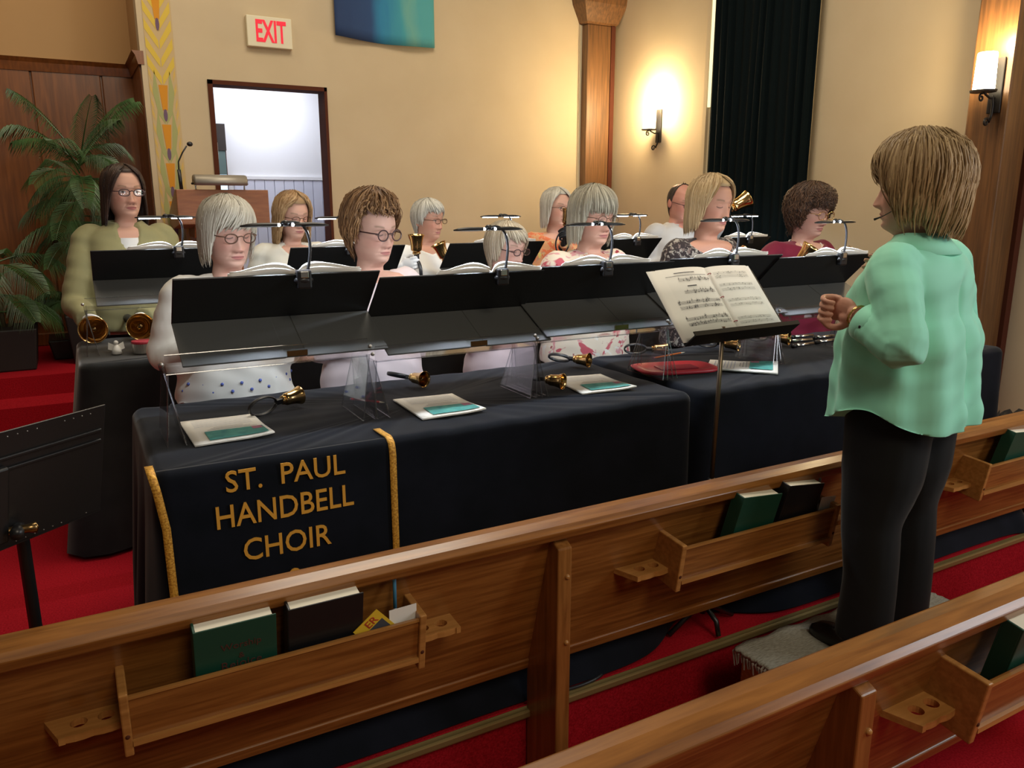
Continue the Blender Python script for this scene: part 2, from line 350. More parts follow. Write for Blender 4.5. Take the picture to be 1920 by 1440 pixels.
# window behind the curtain and the curtain
CY0, CY1 = onx(1530, 150, 4.60).y, onx(1338, 150, 4.60).y
w2 = struct(MB().box((XS-.004, CY0+.05, 1.0), (XS+.001, CY1+.10, 4.2)), 'window_2', 'jamb_cream')
MB().box((XS-.02, CY1+.02, 2.45), (XS-.003, CY1+.09, 4.2)).build('pane', 'window_glow', w2)
MB().box((XS-.03, CY1+.09, .95), (XS, CY1+.13, 4.25)).build('side_casing', 'plaster', w2)
nu, nv = 90, 14
Pc = np.zeros((nv, nu, 3))
for i, z in enumerate(np.linspace(.35, 4.5, nv)):
    for j, t in enumerate(np.linspace(0, 1, nu)):
        a = t*2*PI*13; amp = .016+.01*math.sin(t*17)
        Pc[i, j] = (4.585+amp*math.sin(a+.3*math.sin(z*1.3)), CY0+(CY1-CY0)*t+.015*math.sin(z*1.7+t*9)*(1-abs(2*t-1)), z)
tag(grid_obj('curtain', Pc, 'curtain_fabric', thick=.004), 'floor-length black pleated curtain covering the tall side-wall window', 'curtain')
# sconces
def sconce(label, loc, rz, s=1., power=16):
    r = thing('wall_sconce', label, 'sconce', loc, rz, 'wall sconces')      # local: wall is the plane y=0, lamp points to -y
    MB().box((-.035, -.012, -.06), (.035, 0, .22)).build('back_plate', 'iron', r, bevel=.004)
    arm = [(0, -.01, .02), (0, -.05, .015), (0, -.09, .03), (0, -.115, .045)]
    MB().tube(arm, .006).build('arm', 'iron', r, smooth=True)
    def spiral(c, r0, turns, a0, sg=1): return [(0, c[0]+sg*(r0*(1-t*.75))*math.cos(a0+turns*2*PI*t), c[1]+(r0*(1-t*.75))*math.sin(a0+turns*2*PI*t)) for t in np.linspace(0, 1, 24)]
    low = [(0, -.03, .03), (0, -.016, -.02), (0, -.018, -.07), (0, -.035, -.105)]
    MB().tube(low+spiral((-.058, -.108), .024, 1.1, 0.2)[1:], [.007]*4+[.006]*23).build('lower_scroll', 'iron', r, smooth=True)
    MB().tube(spiral((-.125, .012), .022, 1.2, 1.2), .005).build('upper_scroll', 'iron', r, smooth=True)
    MB().lathe([(0, .04), (.062, .04), (.065, .05), (0, .05)], 20, Matrix.Translation((0, -.115, 0))).build('tray', 'iron', r)
    sh = MB().lathe([(.05, .05), (.052, .06), (.047, .23), (.044, .235), (.044, .23), (.048, .06)], 24, Matrix.Translation((0, -.115, 0))).build('glass_shade', 'shade', r, smooth=True)
    r.scale = (s, s, s)
    q = Matrix.Rotation(rz, 4, 'Z') @ Vector((0, -.115*s, .16*s))
    point('sconce_bulb', Vector(loc)+q+Vector((0, 0, .13*s)), power, (1, .76, .42), .03)
    # lower glow through the glass
    point('sconce_bulb', Vector(loc)+Matrix.Rotation(rz, 4, 'Z') @ Vector((0, -.20*s, .13*s)), power*.5, (1, .76, .42), .05)
    return r
s1 = onx(1236, 243, XS); sconce('lit iron scroll sconce on the plaster wall beside the black curtain', (XS, s1.y, s1.z-.05), -PI/2, 1.0, 34)
s2 = onx(1868, 172, 4.392); sconce('lit iron scroll sconce mounted on the wooden wall post', (4.392, s2.y, s2.z-.05), -PI/2, 1.0, 14)
# exit sign and wall banner
ex = thing('exit_sign', 'cream exit sign with red letters above the doorway', 'sign', (1.485, YW, 2.83))
MB().box((-.165, -.05, 0), (.165, 0, .215)).build('case', 'exit_case', ex, bevel=.006)
text_obj('letter', 'EXIT', 'exit_red', ex, Matrix.Translation((.01, -.052, .112)) @ Matrix.Rotation(PI/2, 4, 'X'), .222, .155, bold=.025, split=True)
Pb = np.zeros((16, 30, 3))
for i, v in enumerate(np.linspace(0, 1, 16)):
    for j, u in enumerate(np.linspace(0, 1, 30)):
        Pb[i, j] = (1.985+.84*u, YW-.03-.012*math.sin(u*9+1)*(1-v*.3)-.01, 2.945+1.3*v-(1-v)*.018*math.sin(u*PI)+.02*(1-u)*(1-v))
bn = tag(grid_obj('wall_banner', Pb, 'banner_cloth', thick=.003), 'blue to sea-green cloth banner hung high on the front wall', 'banner')
MB().tube([(1.95, YW-.03, 4.25), (2.86, YW-.03, 4.25)], .012).build('hanging_rod', 'iron', bn)
# ================================================================== pews
YP1, DP = 1.745, .83
def rect_hole(cx, cy, w, d, r, z0, z1, mb, n=16, T=None):
    """rectangular cell (w x d) with a round hole, from z0 to z1"""
    oc = []; ic = []
    for k in range(n):
        a = 2*PI*(k+.5)/n; c, s = math.cos(a), math.sin(a); m_ = max(abs(c)/(w/2), abs(s)/(d/2)); oc.append((cx+c/m_, cy+s/m_)); ic.append((cx+r*c, cy+r*s))
    V = [(p[0], p[1], z) for z in (z1, z0) for p in oc] + [(p[0], p[1], z) for z in (z1, z0) for p in ic]
    Fc = []
    for k in range(n):
        q = (k+1) % n; Fc += [(k, q, 2*n+q, 2*n+k), (n+k, 3*n+k, 3*n+q, n+q), (k, n+k, n+q, q), (2*n+k, 2*n+q, 3*n+q, 3*n+k)]
    # corners outside the n-gon of the cell are filled by the n-gon's own square sampling
    mb.add(V, Fc)
def rack(par, x0, x1, dy):
    """book rack hung on the back of the pew; part with sub-parts"""
    Y = lambda v: v+dy
    r = MB().prism([(Y(1.632), .712), (Y(1.646), .712), (Y(1.664), .60), (Y(1.650), .60)], x0+.016, x1-.016).build('book_rack', 'oak', par, bevel=.003)
    for xa in (x0, x1-.018):
        MB().prism([(Y(1.622), .725), (Y(1.735), .735), (Y(1.778), .585), (Y(1.645), .568)], xa, xa+.018).build('rack_end', 'oak_pale', r, bevel=.003)
    MB().box((x0+.016, Y(1.652), .588), (x1-.016, Y(1.772), .602)).build('rack_floor', 'oak', r)
    MB().box((x0+.018, Y(1.640), .592), (x1-.018, Y(1.652), .604)).build('rack_bead', 'oak_pale', r)
    MB().box((x0+.018, Y(1.629), .708), (x1-.018, Y(1.637), .715)).build('rack_bead', 'oak_pale', r)
    for xa in (x0+.009, x1-.009):
        MB().sphere((xa, Y(1.640), .62), .006, 8).build('screw_plug', 'dark_frame', r, smooth=True)
    return r
def cup_holder(par, x0, x1, dy, side):
    """little shelf with two cup holes; side=-1: free end to the left"""
    mb = MB(); ya, yb2 = 1.680+dy, 1.764+dy; z0, z1 = .616, .632
    xs = (x0, x1); cw = .052; a = x1-2*cw if side < 0 else x0
    for k in range(2): rect_hole(a+cw*(k+.5), (ya+yb2)/2, cw, yb2-ya, .017, z0, z1, mb)
    for q in (ya, yb2): pass
    if side < 0: mb.prism([(x0, yb2), (a, yb2), (a, ya), (a-.012, ya)], z0, z1, 'z')
    else: mb.prism([(a+2*cw, yb2), (x1, yb2), (a+2*cw+.012, ya), (a+2*cw, ya)], z0, z1, 'z')
    # square the hole cells
    for k in range(2):
        for sx in (-1, 1):
            for sy in (-1, 1): pass
    o = mb.build('cup_holder', 'oak_pale', par); return o
def pew(name, label, dy, x0, x1, racks, posts, seat):
    r = thing(name, label, 'pew', (0, 0, 0), 0, 'oak pews')
    Y = lambda v: v+dy
    MB().prism([(Y(1.708), .81), (Y(1.738), .81), (Y(1.862), .345), (Y(1.834), .345)], x0, x1).build('back_panel', 'oak', r, bevel=.004)
    MB().prism([(Y(1.663), .838), (Y(1.676), .852), (Y(1.705), .862), (Y(1.735), .862), (Y(1.746), .852), (Y(1.746), .80), (Y(1.705), .795), (Y(1.672), .812)], x0, x1).build('crest_rail', 'oak', r, bevel=.003)
    MB().prism([(Y(1.822), .37), (Y(1.834), .38), (Y(1.865), .342), (Y(1.83), .338)], x0, x1).build('bottom_rail', 'oak', r, bevel=.003)
    for x in posts:
        p = MB().prism([(Y(1.668), 0), (Y(1.668), .785), (Y(1.70), .80), (Y(1.718), .785), (Y(1.836), .36), (Y(1.836), 0)], x, x+.045).build('post', 'oak_upright', r, bevel=.004)
        for z in (.70, .50): MB().sphere((x+.03, Y(1.668), z), .008, 8).build('wood_plug', 'oak_pale', p, smooth=True)
    if seat: MB().box((x0, Y(1.84), .40), (x1, Y(2.16), .44)).build('seat', 'oak', r, bevel=.01)
    for xa, xb in racks:
        rack(r, xa, xb, dy); cup_holder(r, xa-.145, xa, dy, -1); cup_holder(r, xb, xb+.12, dy, 1)
    return r
pew('front_pew_screen', 'oak screen in front of the first pew, with book racks, below the bell tables', 0, -1.7, 4.3, [(-.012, .664), (1.468, 2.148), (2.985, 3.665), (-1.5, -.82)], [1.068, 2.60, -.4], False)
pew('church_pew', 'oak pew with wide crest rail behind the carpeted conducting box', -DP, -.6, 3.6, [(1.57, 2.25), (.05, .73)], [1.225, 2.75, -.3], True)
# hymnals
def book(label, x0, x1, ybase, ztop, cover, lines=None, th=.047, hgt=.205, lean=.19, roll=0):
    r = thing('hymnal', label, 'book', ((x0+x1)/2, ybase, ztop-hgt), 0, 'hymnals in the pew racks')
    w = (x1-x0)/2; R = Matrix.Rotation(lean, 3, 'X') @ Matrix.Rotation(roll, 3, 'Y')
    # local y=0 front cover (towards the aisle behind), y=th back cover
    cv = MB().box((-w, 0, 0), (w, .004, hgt), R).box((-w, th-.004, 0), (w, th, hgt), R).box((-w, .003, 0), (-w+.006, th-.003, hgt), R).build('cover', cover, r, bevel=.0015)
    MB().box((-w+.006, .004, .004), (w-.007, th-.004, hgt-.005), R).build('page_block', 'page_block', r)
    for body, dz, wd in (lines or []):
        text_obj('cover_lettering', body, 'cover_text', r, R.to_4x4() @ Matrix.Translation((.01, -.0006, dz)) @ Matrix.Rotation(PI/2, 4, 'X'), wd, ext=.0008)
    return r
WR = [('Worship', .145, .085), ('&', .118, .012), ('Rejoice', .094, .085)]
book('dark green hymnal lettered in red, in the rack below the gold lettered banner', .139, .312, 1.672, .822, 'green_cover', WR)
book('black hardback with cream pages beside a yellow card in the rack', .338, .512, 1.672, .822, 'black_cover')
book('dark green hymnal leaning in the rack beside a black book and the conductor', 1.690, 1.860, 1.672, .822, 'green_cover', None, roll=.10)
book('black hymn book leaning in the rack against a dark green hymnal', 1.882, 2.05, 1.672, .824, 'black_cover', None, roll=.12)
book('dark green hymnal in the rack near the wooden wall post', 3.13, 3.30, 1.672, .822, 'green_cover', None, roll=.1)
book('dark green hymnal in the rack of the church pew with the wide crest rail', 1.70, 1.87, 1.674-DP, .81, 'green_cover', None)
# cards and pens in the racks
def card(name, label, cx, cy, z, w, h, mat_, rot, cat='card', lean=.12):
    r = thing(name, label, cat, (cx, cy, z)); R = Matrix.Rotation(lean, 3, 'X') @ Matrix.Rotation(rot, 3, 'Y')
    MB().box((-w/2, 0, -h/2), (w/2, .0015, h/2), R).build('sheet', mat_, r); return r, R
yc, R = card('picture_card', 'small yellow printed card tilted in the pew rack', .548, 1.651, .70, .075, .10, 'yellow_card', -.7)
MB().box((-.03, -.0006, -.04), (.03, .0004, .02), R).build('picture', 'ink', yc)
text_obj('lettering', 'ER', 'card_red', yc, R.to_4x4() @ Matrix.Translation((.008, -.001, .034)) @ Matrix.Rotation(PI/2, 4, 'X'), .03, ext=.0006)
card('offering_envelope', 'plain white envelope standing in the rack beside the blue pen', .614, 1.655, .697, .07, .10, 'paper', -.03, 'envelope')
card('offering_envelope', 'plain white envelope in the rack beside the black hymn book', 2.112, 1.655, .70, .07, .10, 'paper', .1, 'envelope')
def pen(label, p0, p1, capm):
    r = thing('pen', label, 'pen', p0); d = Vector(p1)-Vector(p0)
    MB().tube([(0,0,0), d*.55], .0036).build('barrel', 'pen_clear', r, smooth=True)
    MB().tube([d*.52, d*.97, d], [.0048, .0048, .002]).build('cap', capm, r, smooth=True); return r
pen('blue capped ballpoint pen sticking up from the pew rack', (.606, 1.690, .612), (.612, 1.70, .828), 'pen_blue')
pen('clear ballpoint pen in the rack behind the white envelope', (2.12, 1.690, .612), (2.128, 1.70, .80), 'pen_clear')
# ================================================================== conductor's box
bxr = thing('conducting_box', 'plywood conducting box topped with frayed grey carpet', 'box', (0, 0, 0))
MB().box((1.765, 1.37, .0), (2.62, 1.645, .285)).build('plywood_side', 'oak_pale', bxr)
nu, nv = 60, 24; Pk = np.zeros((nv, nu, 3))
for i in range(nv):
    for j in range(nu):
        u, v = j/(nu-1), i/(nv-1); e = .006*math.sin(37*u+5*v)+.005*math.sin(61*v+3)
        Pk[i, j] = (1.745+.895*u+(e if u in (0, 1) else 0), 1.355+.305*v+(e if v in (0, 1) else 0), .296+.002*math.sin(19*u)*math.sin(11*v))
grid_obj('carpet_top', Pk, 'mat_grey', bxr, thick=.012)
fr = MB()
for k in range(26):
    y = 1.36+.30*k/25; l = .02+.035*random.random()
    fr.tube([(1.752, y, .295), (1.743, y+.004, .285), (1.744, y+random.uniform(-.006, .006), .29-l)], [.004, .004, .002], 5)
fr.build('frayed_edge', 'mat_grey', bxr)['kind'] = 'stuff'
# dark cable looping on the carpet under the pew screen
cbp = [(1.35+.16*math.cos(a)-.02*a, 1.90+.05*math.sin(a)-.002*a, ZP+.008) for a in np.linspace(0, 2*PI*1.3, 40)]
tag(MB().tube(cbp, .006, 6).build('cable', 'black_plastic', smooth=True), 'black cable coiled on the red carpet below the bell table', 'cable')
# ================================================================== bell tables (cloths), stands, lamps, music
ZT = 1.04
def cloth(name, label, x0, x1, y0, y1, z, mat_, zb, flare=.03, foldL=.02, shade_spread=0., eL=1., eR=1., group=None, openL=True, openR=True):
    """draped cloth: rounded-rectangle plan rings from the middle of the top to the hem"""
    n = 260; ring = []; rc = .05
    per = []
    def arc(cx, cy, a0): return [(cx+rc*math.cos(a0+t*PI/2), cy+rc*math.sin(a0+t*PI/2)) for t in np.linspace(0, 1, 9)]
    pts = arc(x1-rc, y1-rc, 0)+arc(x0+rc, y1-rc, PI/2)+arc(x0+rc, y0+rc, PI)+arc(x1-rc, y0+rc, 1.5*PI)
    pts = np.array(pts+[pts[0]]); d = np.r_[0, np.cumsum(np.hypot(*np.diff(pts, axis=0).T))]
    tt = np.linspace(0, d[-1], n, endpoint=False); base = np.stack([np.interp(tt, d, pts[:, 0]), np.interp(tt, d, pts[:, 1])], 1)
    c = np.array([(x0+x1)/2, (y0+y1)/2]); nx = np.roll(base, -1, 0)-np.roll(base, 1, 0); nrm = np.stack([nx[:, 1], -nx[:, 0]], 1); nrm /= np.linalg.norm(nrm, axis=1)[:, None]
    rows = []
    def row(sc, off, zz, fold=0, yo=None):
        p = base+nrm*(off+fold)[:, None] if hasattr(off+fold, '__len__') else base+nrm*(off+fold)
        if sc < 1: p = c+(p-c)*sc
        if yo is not None: p = p-np.stack([0*yo, yo], 1)
        zz = zz*np.ones(n); rows.append(np.concatenate([p, zz[:, None]], 1))
    wr = .0015*np.sin(base[:, 0]*23+base[:, 1]*31)+.001*np.sin(base[:, 0]*51)
    for s_ in (.0, .3, .6, .85, .95): row(s_, -.03, z+wr*(1 if s_ > .5 else 0))
    for a in np.linspace(0, PI/2, 6): row(1, -.03+.03*math.sin(a), z-.03+.03*math.cos(a)+wr*(math.cos(a)))
    endw = eL*np.clip((x0+.10-base[:, 0])/.12, 0, 1)+eR*np.clip((base[:, 0]-x1+.10)/.12, 0, 1)
    cor = eL*np.exp(-(((base[:, 0]-x0)/.13)**2+((base[:, 1]-y0)/.16)**2))+eR*np.exp(-(((base[:, 0]-x1)/.13)**2+((base[:, 1]-y0)/.16)**2))
    w = (np.sin(tt*22)+.5*np.sin(tt*39+1))
    for q in np.linspace(0, 1, 14)[1:]:
        zz = z-.03-(z-.03-zb)*q
        fr_ = np.clip((y0+.02-base[:, 1])/.03+1, 0, 1)*(base[:, 1] < y0+.03)*np.clip((.62-zz)/.42, 0, 1)**1.3*shade_spread*(1-.85*np.exp(-((base[:, 0]-1.86)/.2)**2))  # front hem spread forward, shaped to give the carpet strip its shade
        row(1, flare*q*(.25+endw), zz, foldL*min(1, q*1.6)*(w*endw*.9+.10*np.sin(tt*9))+cor*foldL*1.6*q, fr_)
    P = np.array(rows)
    o = grid_obj(name, P, mat_, closed_u=True)
    return tag(o, label, 'tablecloth', group)
tc1 = cloth('tablecloth', 'navy velour cloth on the bell table under the gold lettered banner', .12, 1.89, 2.06, 2.82, ZT, 'velour_navy', ZP+.01, .05, .022, .20, eR=.0)
tc2 = cloth('tablecloth', 'navy velour cloth on the bell table beside the conductor', 1.925, 3.80, 2.06, 2.82, ZT, 'velour_navy', ZP+.01, .03, .015, .20, eL=.0)
tc3 = cloth('tablecloth', 'charcoal velour cloth on the long back-row bell table', -.02, 4.30, 3.68, 4.40, ZT, 'velour_black', ZP+.02, .07, .03)
# lettered banner cloth
lb = thing('lettered_banner', 'navy table banner with gold lettering reading ST. PAUL HANDBELL CHOIR', 'banner', (0, 0, 0))
prof = [(2.075, ZT+.003), (2.066, ZT+.002), (2.053, ZT-.006), (2.047, ZT-.02), (2.045, ZT-.04), (2.043, .9), (2.042, .7), (2.042, .64)]
Pn = np.zeros((len(prof), 20, 3))
for i, (y, z) in enumerate(prof):
    for j in range(20): Pn[i, j] = (.13+.62*j/19, y-.002*math.sin(j*.9)*(z < 1), z)
grid_obj('cloth_panel', Pn, 'velour_navy', lb, thick=.003)
tprof = [(2.17, ZT+.004), (2.12, ZT+.005), (2.075, ZT+.007), (2.062, ZT+.004), (2.047, ZT-.006), (2.041, ZT-.02), (2.038, ZT-.04), (2.037, .9), (2.036, .7), (2.036, .64)]
def strip(par, x, x_top, st=0):
    Pq = np.zeros((len(tprof[st:]), 3, 3))
    for i, (y, z) in enumerate(tprof[st:]):
        xx = x+(x_top-x)*max(0, (z-.86)/.18)**1.6
        for j in range(3): Pq[i, j] = (xx+(j-1)*.010, y, z)
    return grid_obj('gold_braid', Pq, 'gold_trim', par, thick=.003)
strip(lb, .140, .118, 1); strip(lb, .742, .742, 0)
RX = Matrix.Rotation(PI/2, 4, 'X')
for body, x, z, w_, h_ in (('ST.  PAUL', .445, .998, .315, .058), ('HANDBELL', .440, .905, .365, .062), ('CHOIR', .436, .802, .235, .062)):
    text_obj('gold_letter', body, 'gold_letter', lb, Matrix.Translation((x, 2.039, z)) @ RX, w_, h_, ext=.003, bold=.006, split=True)
bw = MB().lathe([(.0, .0), (.012, .0), (.016, .01), (.0, .012)], 12, Matrix.Translation((.445, 2.036, .712)) @ RX).build('gold_emblem', 'gold_letter', lb)
# ---- folding music desk, acrylic riser
DW = .60
def make_desk():
    r = thing('music_desk', 'x', 'music stand')
    T, Fd, Bt = (-.07, .245), (.07, .107), (-.12, .012)      # (y,z) relative to the riser ledge: top edge, fold, bottom edge
    def slab(a, b, x0, x1, th): 
        d = Vector((0, b[0]-a[0], b[1]-a[1])).normalized(); n = Vector((0, -d.z, d.y))*th
        v = [(x0, a[0], a[1]), (x1, a[0], a[1]), (x1, b[0], b[1]), (x0, b[0], b[1])]
        return MB().add(v+[tuple(Vector(p)+n) for p in v], [(0,1,2,3), (7,6,5,4), (0,4,5,1), (1,5,6,2), (2,6,7,3), (3,7,4,0)])
    slab(T, (Fd[0]+.006, Fd[1]-.006), 0, DW, .006).build('upper_board', 'desk_black', r, bevel=.002)
    for x0, x1 in ((0, .285), (.345, DW)): slab(Fd, Bt, x0, x1, .006).build('lower_board', 'desk_black_lit', r, bevel=.002)
    slab((Fd[0]+.004, Fd[1]), (Bt[0]+.004, Bt[1]), .28, .35, .004).build('hinge_strip', 'desk_black_lit', r)
    MB().box((.285, Bt[0]-.008, Bt[1]+.002), (.345, Bt[0]-.003, Bt[1]+.018)).build('maker_plate', 'brass_dark', r)
    return r
def make_riser():
    r = thing('acrylic_riser', 'x', 'stand riser')
    h = .205
    MB().box((-.045, -.128, h-.004), (DW-.07, -.122, h+.05)).build('ledge_lip', 'acrylic', r)
    MB().box((-.045, -.128, h-.006), (DW-.07, .02, h)).build('ledge', 'acrylic', r)
    for x, s in ((-.042, -1), (DW-.075, 1)):
        for q in (0, .048):
            p = MB().add([(x+q*s*.2, -.12, h-.002), (x+q*s*.2, .03, h-.002), (x+q*s*-1.0+.02*s, .07, 0), (x+q*s*-1.0+.02*s, -.15, 0)]+[(x+q*s*.2+.004, -.12, h-.002), (x+q*s*.2+.004, .03, h-.002), (x+q*s*-1.0+.02*s+.004, .07, 0), (x+q*s*-1.0+.02*s+.004, -.15, 0)], [(0,1,2,3), (7,6,5,4), (0,4,5,1), (1,5,6,2), (2,6,7,3), (3,7,4,0)]).build('side_plate', 'acrylic', r)
            MB().tube([(x+q*s*.2+.002, -.121, h), (x+q*s*-1.0+.02*s+.002, -.151, 0)], .0022, 5).build('polished_edge', 'acrylic_edge', p)
            MB().tube([(x+q*s*.2+.002, .031, h), (x+q*s*-1.0+.02*s+.002, .071, 0)], .0018, 5).build('polished_edge', 'acrylic_edge', p)
        MB().sphere((x+.012*s, -.129, h+.025), .007, 8).build('screw', 'steel', r, smooth=True)
    MB().tube([(-.045, -.126, h+.05), (DW-.07, -.126, h+.05)], .0018, 5).build('polished_edge', 'acrylic_edge', r)
    MB().tube([(-.045, -.126, h-.005), (DW-.07, -.126, h-.005)], .002, 5).build('polished_edge', 'acrylic_edge', r)
    return r
def make_binder():
    """open ring binder of music: curved page stacks lying on the upper board"""
    r = thing('music_binder', 'x', 'music book')
    a = math.atan2(.138, -.14); ux = Vector((0, -.712, .702)); nn = Vector((0, .702, .712))
    def sheet(s, lift, w, h0, h1):
        Pg = np.zeros((6, 14, 3))
        for i in range(6):
            for j in range(14):
                t = j/13; bulge = lift*(math.sin(PI*min(1, t*1.15)**.7)*.034+.004)
                p = Vector((s*(.006+w*t), .067, .108))+ux*(h0+(h1-h0)*i/5)+nn*(bulge+.006)
                Pg[i, j] = p
        return Pg
    for s in (-1, 1):
        grid_obj('page', sheet(s, .7, .185, .025, .210), 'paper', r, thick=.002)
        grid_obj('page', sheet(s, .42, .19, .025, .203), 'paper', r, thick=.004)
        grid_obj('page', sheet(s, .9, .165, .025, .206), 'paper', r, thick=.001)
    for k in (.03, .10, .18): MB().tube([Vector((.012*math.cos(q), .067, .108))+ux*k+nn*(.012+.012*math.sin(q)) for q in np.linspace(0, PI, 9)], .0018, 6).build('ring', 'chrome', r, smooth=True)
    return r
def make_lamp(low):
    """clip-on LED lamp with two heads; local origin on the top edge of the desk"""
    r = thing('clip_lamp', 'x', 'lamp')
    MB().box((-.022, -.016, -.045), (.022, .012, .012)).build('clip', 'black_plastic', r, bevel=.006)
    MB().box((-.012, -.019, -.012), (.012, -.015, .008)).build('clip_window', 'chrome', r, bevel=.002)
    MB().sphere((0, -.004, -.02), (.03, .014, .015), 12).build('clip_base', 'black_plastic', r, smooth=True)
    g = []
    for t in np.linspace(0, 1, 18):
        a = -.35+t*2.5
        g.append((.012-.052*t**1.5+.028*math.sin(PI*t), .0+.015*t, .0+.150*math.sin(min(a+.35, 2.5)*.72)))
    MB().tube(g, .0046, 8).build('gooseneck', 'black_plastic', r, smooth=True)
    e = Vector(g[-1]); 
    for s in (-1, 1):
        hp = MB()
        pth = [e+Vector((s*t, 0, -.004-.25*max(0, t-.08)**1.5)) for t in np.linspace(.008, .128, 8)]
        hp.tube(pth, [.009, .011, .012, .012, .012, .011, .009, .004], 10, flat=.55, up=(0, 0, 1))
        h = hp.build('lamp_head', 'black_plastic', r, smooth=True)
        MB().box((e.x+s*.024 if s > 0 else e.x-.112, e.y-.007, e.z-(.0125 if low else .0072)), (e.x+.112 if s > 0 else e.x-.024, e.y+.007, e.z-(.0085 if low else .0062))).build('led_strip', 'led', h)
    MB().sphere((e.x, e.y, e.z), (.014, .012, .010), 10).build('pivot', 'black_plastic', r, smooth=True)
    if not low:
        for s in (-1, 1): MB().sphere((e.x+s*.02, e.y-.008, e.z-.004), .005, 8).build('led_spot', 'led', r, smooth=True)
    r['ex'] = float(e.x); r['ey'] = float(e.y); r['ez'] = float(e.z)
    return r
desk0, riser0, bind0, lampF, lampB = make_desk(), make_riser(), make_binder(), make_lamp(False), make_lamp(True)
used = set()
first = True
LD = []
def station(i, x0, yc, dz, who, row, lamp_dx, lp=1.0, lamp_rz=0):
    """one desk on a riser with binder and clip lamp; x0 left edge, yc riser reference line"""
    global first
    zt = ZT+.002
    for proto, nm, loc, lab, grp in ((riser0, 'riser', (x0, yc, zt), 'clear acrylic riser under the desk of %s' % who, 'acrylic risers on the %s table' % row),
                          (desk0, 'desk', (x0, yc, zt+.205+dz), 'black folding music desk facing %s' % who, 'folding music desks on the %s table' % row),
                          (bind0, 'bind', (x0+DW/2+lamp_dx*.7, yc, zt+.205+dz), 'open binder of sheet music before %s' % who, 'music binders on the %s desks' % row),
                          (lampF if row == 'front' else lampB, 'lamp', (x0+DW/2+lamp_dx, yc-.07, zt+.205+dz+.248), 'clip-on LED lamp on the desk of %s' % who, 'clip lamps on the %s desks' % row)):
        if proto.name not in used: used.add(proto.name); o = proto; o.location = loc; o['label'] = lab
        else: o = dup(proto, loc, None, lab)
        o['group'] = grp
        if nm == 'riser': o.scale = (1, 1, (.203+dz)/.205)
        if nm == 'lamp': o.rotation_euler = (0, 0, lamp_rz)
    first = False
    e = Vector((lampF['ex'], lampF['ey'], lampF['ez']-.016)); p = Vector((x0+DW/2+lamp_dx, yc-.07, zt+.205+dz+.248))+e
    area('lamp_led', p, p+Vector((0, .45, -1)), .2, 3.4*lp, (.80, .89, 1), sy=.012)
FY = 2.43
for i, (x, dz, who, ldx) in enumerate(((.24, 0, 'the woman in cream lace', .06), (.838, -.022, 'the woman with the pearl necklace', .13), (1.42, -.012, 'the woman in the red floral blouse', -.02), (2.0, -.004, 'the blonde woman in the dark speckled blouse', .02), (2.58, -.018, 'the woman in the maroon top', .08))):
    station(i, x, FY, dz, who, 'front', ldx)
for i, (x, dz, who, ldx) in enumerate(((.08, 0, 'the woman in the sage green jacket', .06), (.95, -.01, 'the woman with long sandy hair', .0), (1.807, -.01, 'the white-gloved woman in white', .06), (2.67, -.01, 'the woman in the orange floral top', .10), (3.62, -.02, 'the balding man', .1))):
    station(i, x, 4.02, dz, who, 'back', ldx, .8)
# ================================================================== floor music stands
def yawtilt(yaw, tilt): return Matrix.Rotation(yaw, 4, 'Z') @ Matrix.Rotation(-tilt, 4, 'X')
ds = thing('music_stand', 'black conductor music stand on a slim bronze pole, holding an open score', 'music stand', (1.90, 1.93, ZP))
MD = Matrix.Translation((.033, -.014, 1.257-ZP)) @ yawtilt(.04, .737)      # desk frame: x right, z up the desk, -y towards the reader
w, h, cr = .245, .30, .035
outl = [(-w, 0), (w, 0), (w, h-cr)]+[(w-cr+cr*math.cos(a), h-cr+cr*math.sin(a)) for a in np.linspace(.2, PI/2, 5)]+[(-w+cr-cr*math.cos(a), h-cr+cr*math.sin(a)) for a in np.linspace(PI/2, .2, 5)]+[(-w, h-cr)]
mb = MB().prism(outl, 0, .004, 'y'); mb.v = [tuple(MD @ Vector(p)) for p in mb.v]; mb.build('desk', 'desk_black', ds, bevel=.001)
mb = MB().box((-w, -.055, -.004), (w, .004, 0)).box((-w, -.058, -.004), (w, -.055, .012)); mb.v = [tuple(MD @ Vector(p)) for p in mb.v]; mb.build('ledge', 'desk_black', ds)
MB().tube([(-.045, .0, .06), (-.04, 0, .56)], .011, 10).build('lower_pole', 'metal_black', ds, smooth=True)
MB().tube([(-.04, 0, .55), (-.03, .0, 1.10)], .008, 10).build('upper_pole', 'bronze_pole', ds, smooth=True)
MB().tube([(-.041, 0, .53), (-.040, 0, .57)], .014, 10).build('clutch', 'metal_black', ds, smooth=True)
mb = MB().box((-.03, .004, .06), (.03, .02, .16)); mb.v = [tuple(MD @ Vector(p)) for p in mb.v]; mb.build('bracket', 'metal_black', ds)
for a in (.05, PI-.05, -PI/2): MB().tube([(-.045, 0, .10), (-.045+.07*math.cos(a), .07*math.sin(a), .06), (-.045+.15*math.cos(a), .085*math.sin(a), .012)], .009, 8).build('leg', 'metal_black', ds, smooth=True)
